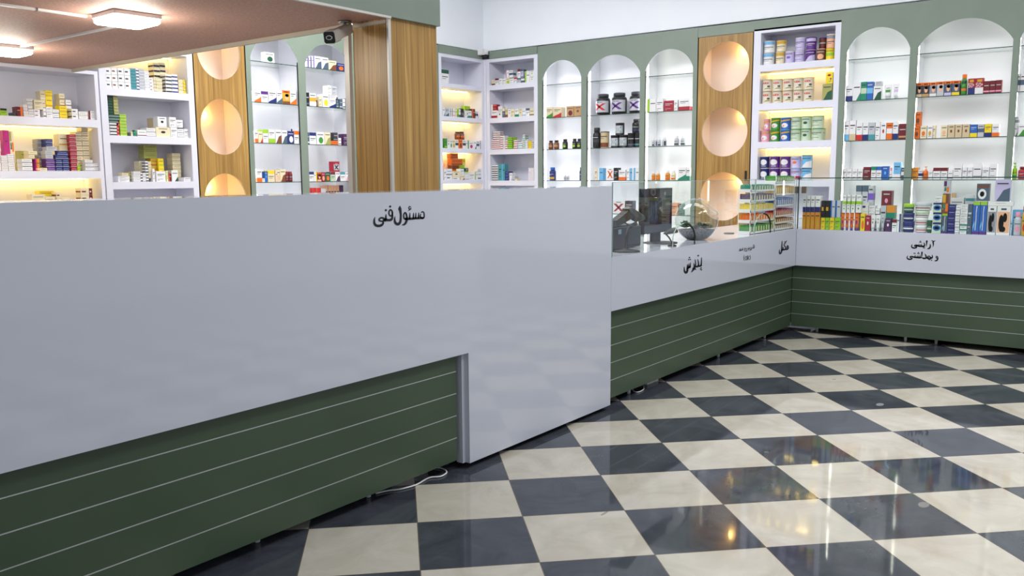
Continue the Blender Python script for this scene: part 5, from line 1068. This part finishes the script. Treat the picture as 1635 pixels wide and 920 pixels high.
for i, (c, nm) in enumerate((('grey','white wire tray of grey packs, bottom of the right candy rack'),('brown','white wire tray of brown packs, second up in right candy rack'),('crimson','white wire tray of crimson packs, third up in right candy rack'),('blue','white wire tray of blue packs, fourth up in right candy rack'),('gold','white wire tray of gold packs, fifth up in right candy rack'),('green','white wire tray of green packs, top of the right candy rack'))):
    candy_tray(xr0, xr1, 330, lv[i], lv[i+1], c, nm, 9)

# ---- labels that single each piece out
ORD = ['', 'second', 'third', 'fourth', 'fifth', 'sixth', 'seventh', 'eighth', 'ninth', 'tenth', 'eleventh', 'twelfth']
WORDS = dict(plain='', blank='', dash='{} mark', bars='{} bar', line='{} line', top='{} top', bot='{} base', side='{} side strip', right='{} right strip', mid='{} middle band', blob='{} round patch', dot='{} dot', sun='{} disc', photo='face photo and {} base',
 wave='{} wave', hill='{} slope', tri='{} corner', X='{} X', label='{} X', jar='{} X', multi='{} patchwork', spf='{} base', tooth='toothbrush print', baby='round white crest', logo='{} oval logo', ribbon='{} ribbon', stripe='white stripes', eye='blue eye shape', ring='white ring', brush='{} cartoonish print')
def look(g):
    if g['look']: return g['look']
    cw = lambda c: c.replace('_', ' ')
    s = cw(g['c1'])+' '+NM[g['kind']][1]; t = WORDS[g['style']]
    if g['style'] == 'brush': t = 'toothbrush picture'
    if g['style'] in ('plain', 'blank', 'tooth', 'baby', 'stripe', 'eye', 'ring', 'multi', 'brush'): g['c2'] = g['c2'] or g['c1']
    if t: s += ', '+(t.format(cw(g['c2'])) if '{}' in t else t)
    return s
buckets = {}
make_goods(); GOODS[:] = [g for g in GOODS if g['o']]
for g in GOODS:
    g['lk'] = look(g); side, plane, zs, uw, sw = SH[g['key']]; g['place'] = (sw, uw); buckets.setdefault((g['lk'], uw, sw), []).append(g)
def side_ord(i, n): return 'leftmost' if i == 0 else ('rightmost' if i == n-1 else ORD[i]+' from left')
def lev_ord(i, n): return '' if n == 1 else ('topmost' if i == n-1 else ('lowest' if i == 0 else ORD[i]+' up'))
for (lk, uw, sw), gs in buckets.items():
    cols = []
    for g in sorted(gs, key=lambda q: q['x']):
        for c in cols:
            if abs(c[0]['x']-g['x']) < .02: c.append(g); break
        else: cols.append([g])
    for ci, c in enumerate(cols):
        c.sort(key=lambda q: q['z'])
        for li, g in enumerate(c):
            bits = [b for b in ((side_ord(ci, len(cols)) if len(cols) > 1 else ''), lev_ord(li, len(c))) if b]
            lab = lk+((', '+' '.join(bits)) if bits else '')+', '+sw+', '+uw
            if len(lab.split()) > 16: lab = lk+((', '+' '.join(bits)) if bits else '')+', '+sw.replace(' shelf', '').replace(' visible', '')+' of '+uw.replace('cabinet left of left oak panel', 'second cabinet').replace('arch right of left oak panel', 'leftmost arch').replace('arch left of right oak panel', 'arch before right panel')
            g['label'] = lab
            tag(g['o'], lab, NM[g['kind']][2], (NM[g['kind']][1]+'s on the '+sw+' of '+uw).replace('boxs', 'boxes') if len(gs) > 1 or True else None)
bad = [g['label'] for g in GOODS if len(g['label'].split()) > 16]
print('goods', len(GOODS), 'long labels', len(bad), bad[:6])
seen = {}
for g in GOODS: seen.setdefault(g['label'], []).append(g)
print('dup labels', {k: len(v) for k, v in seen.items() if len(v) > 1})
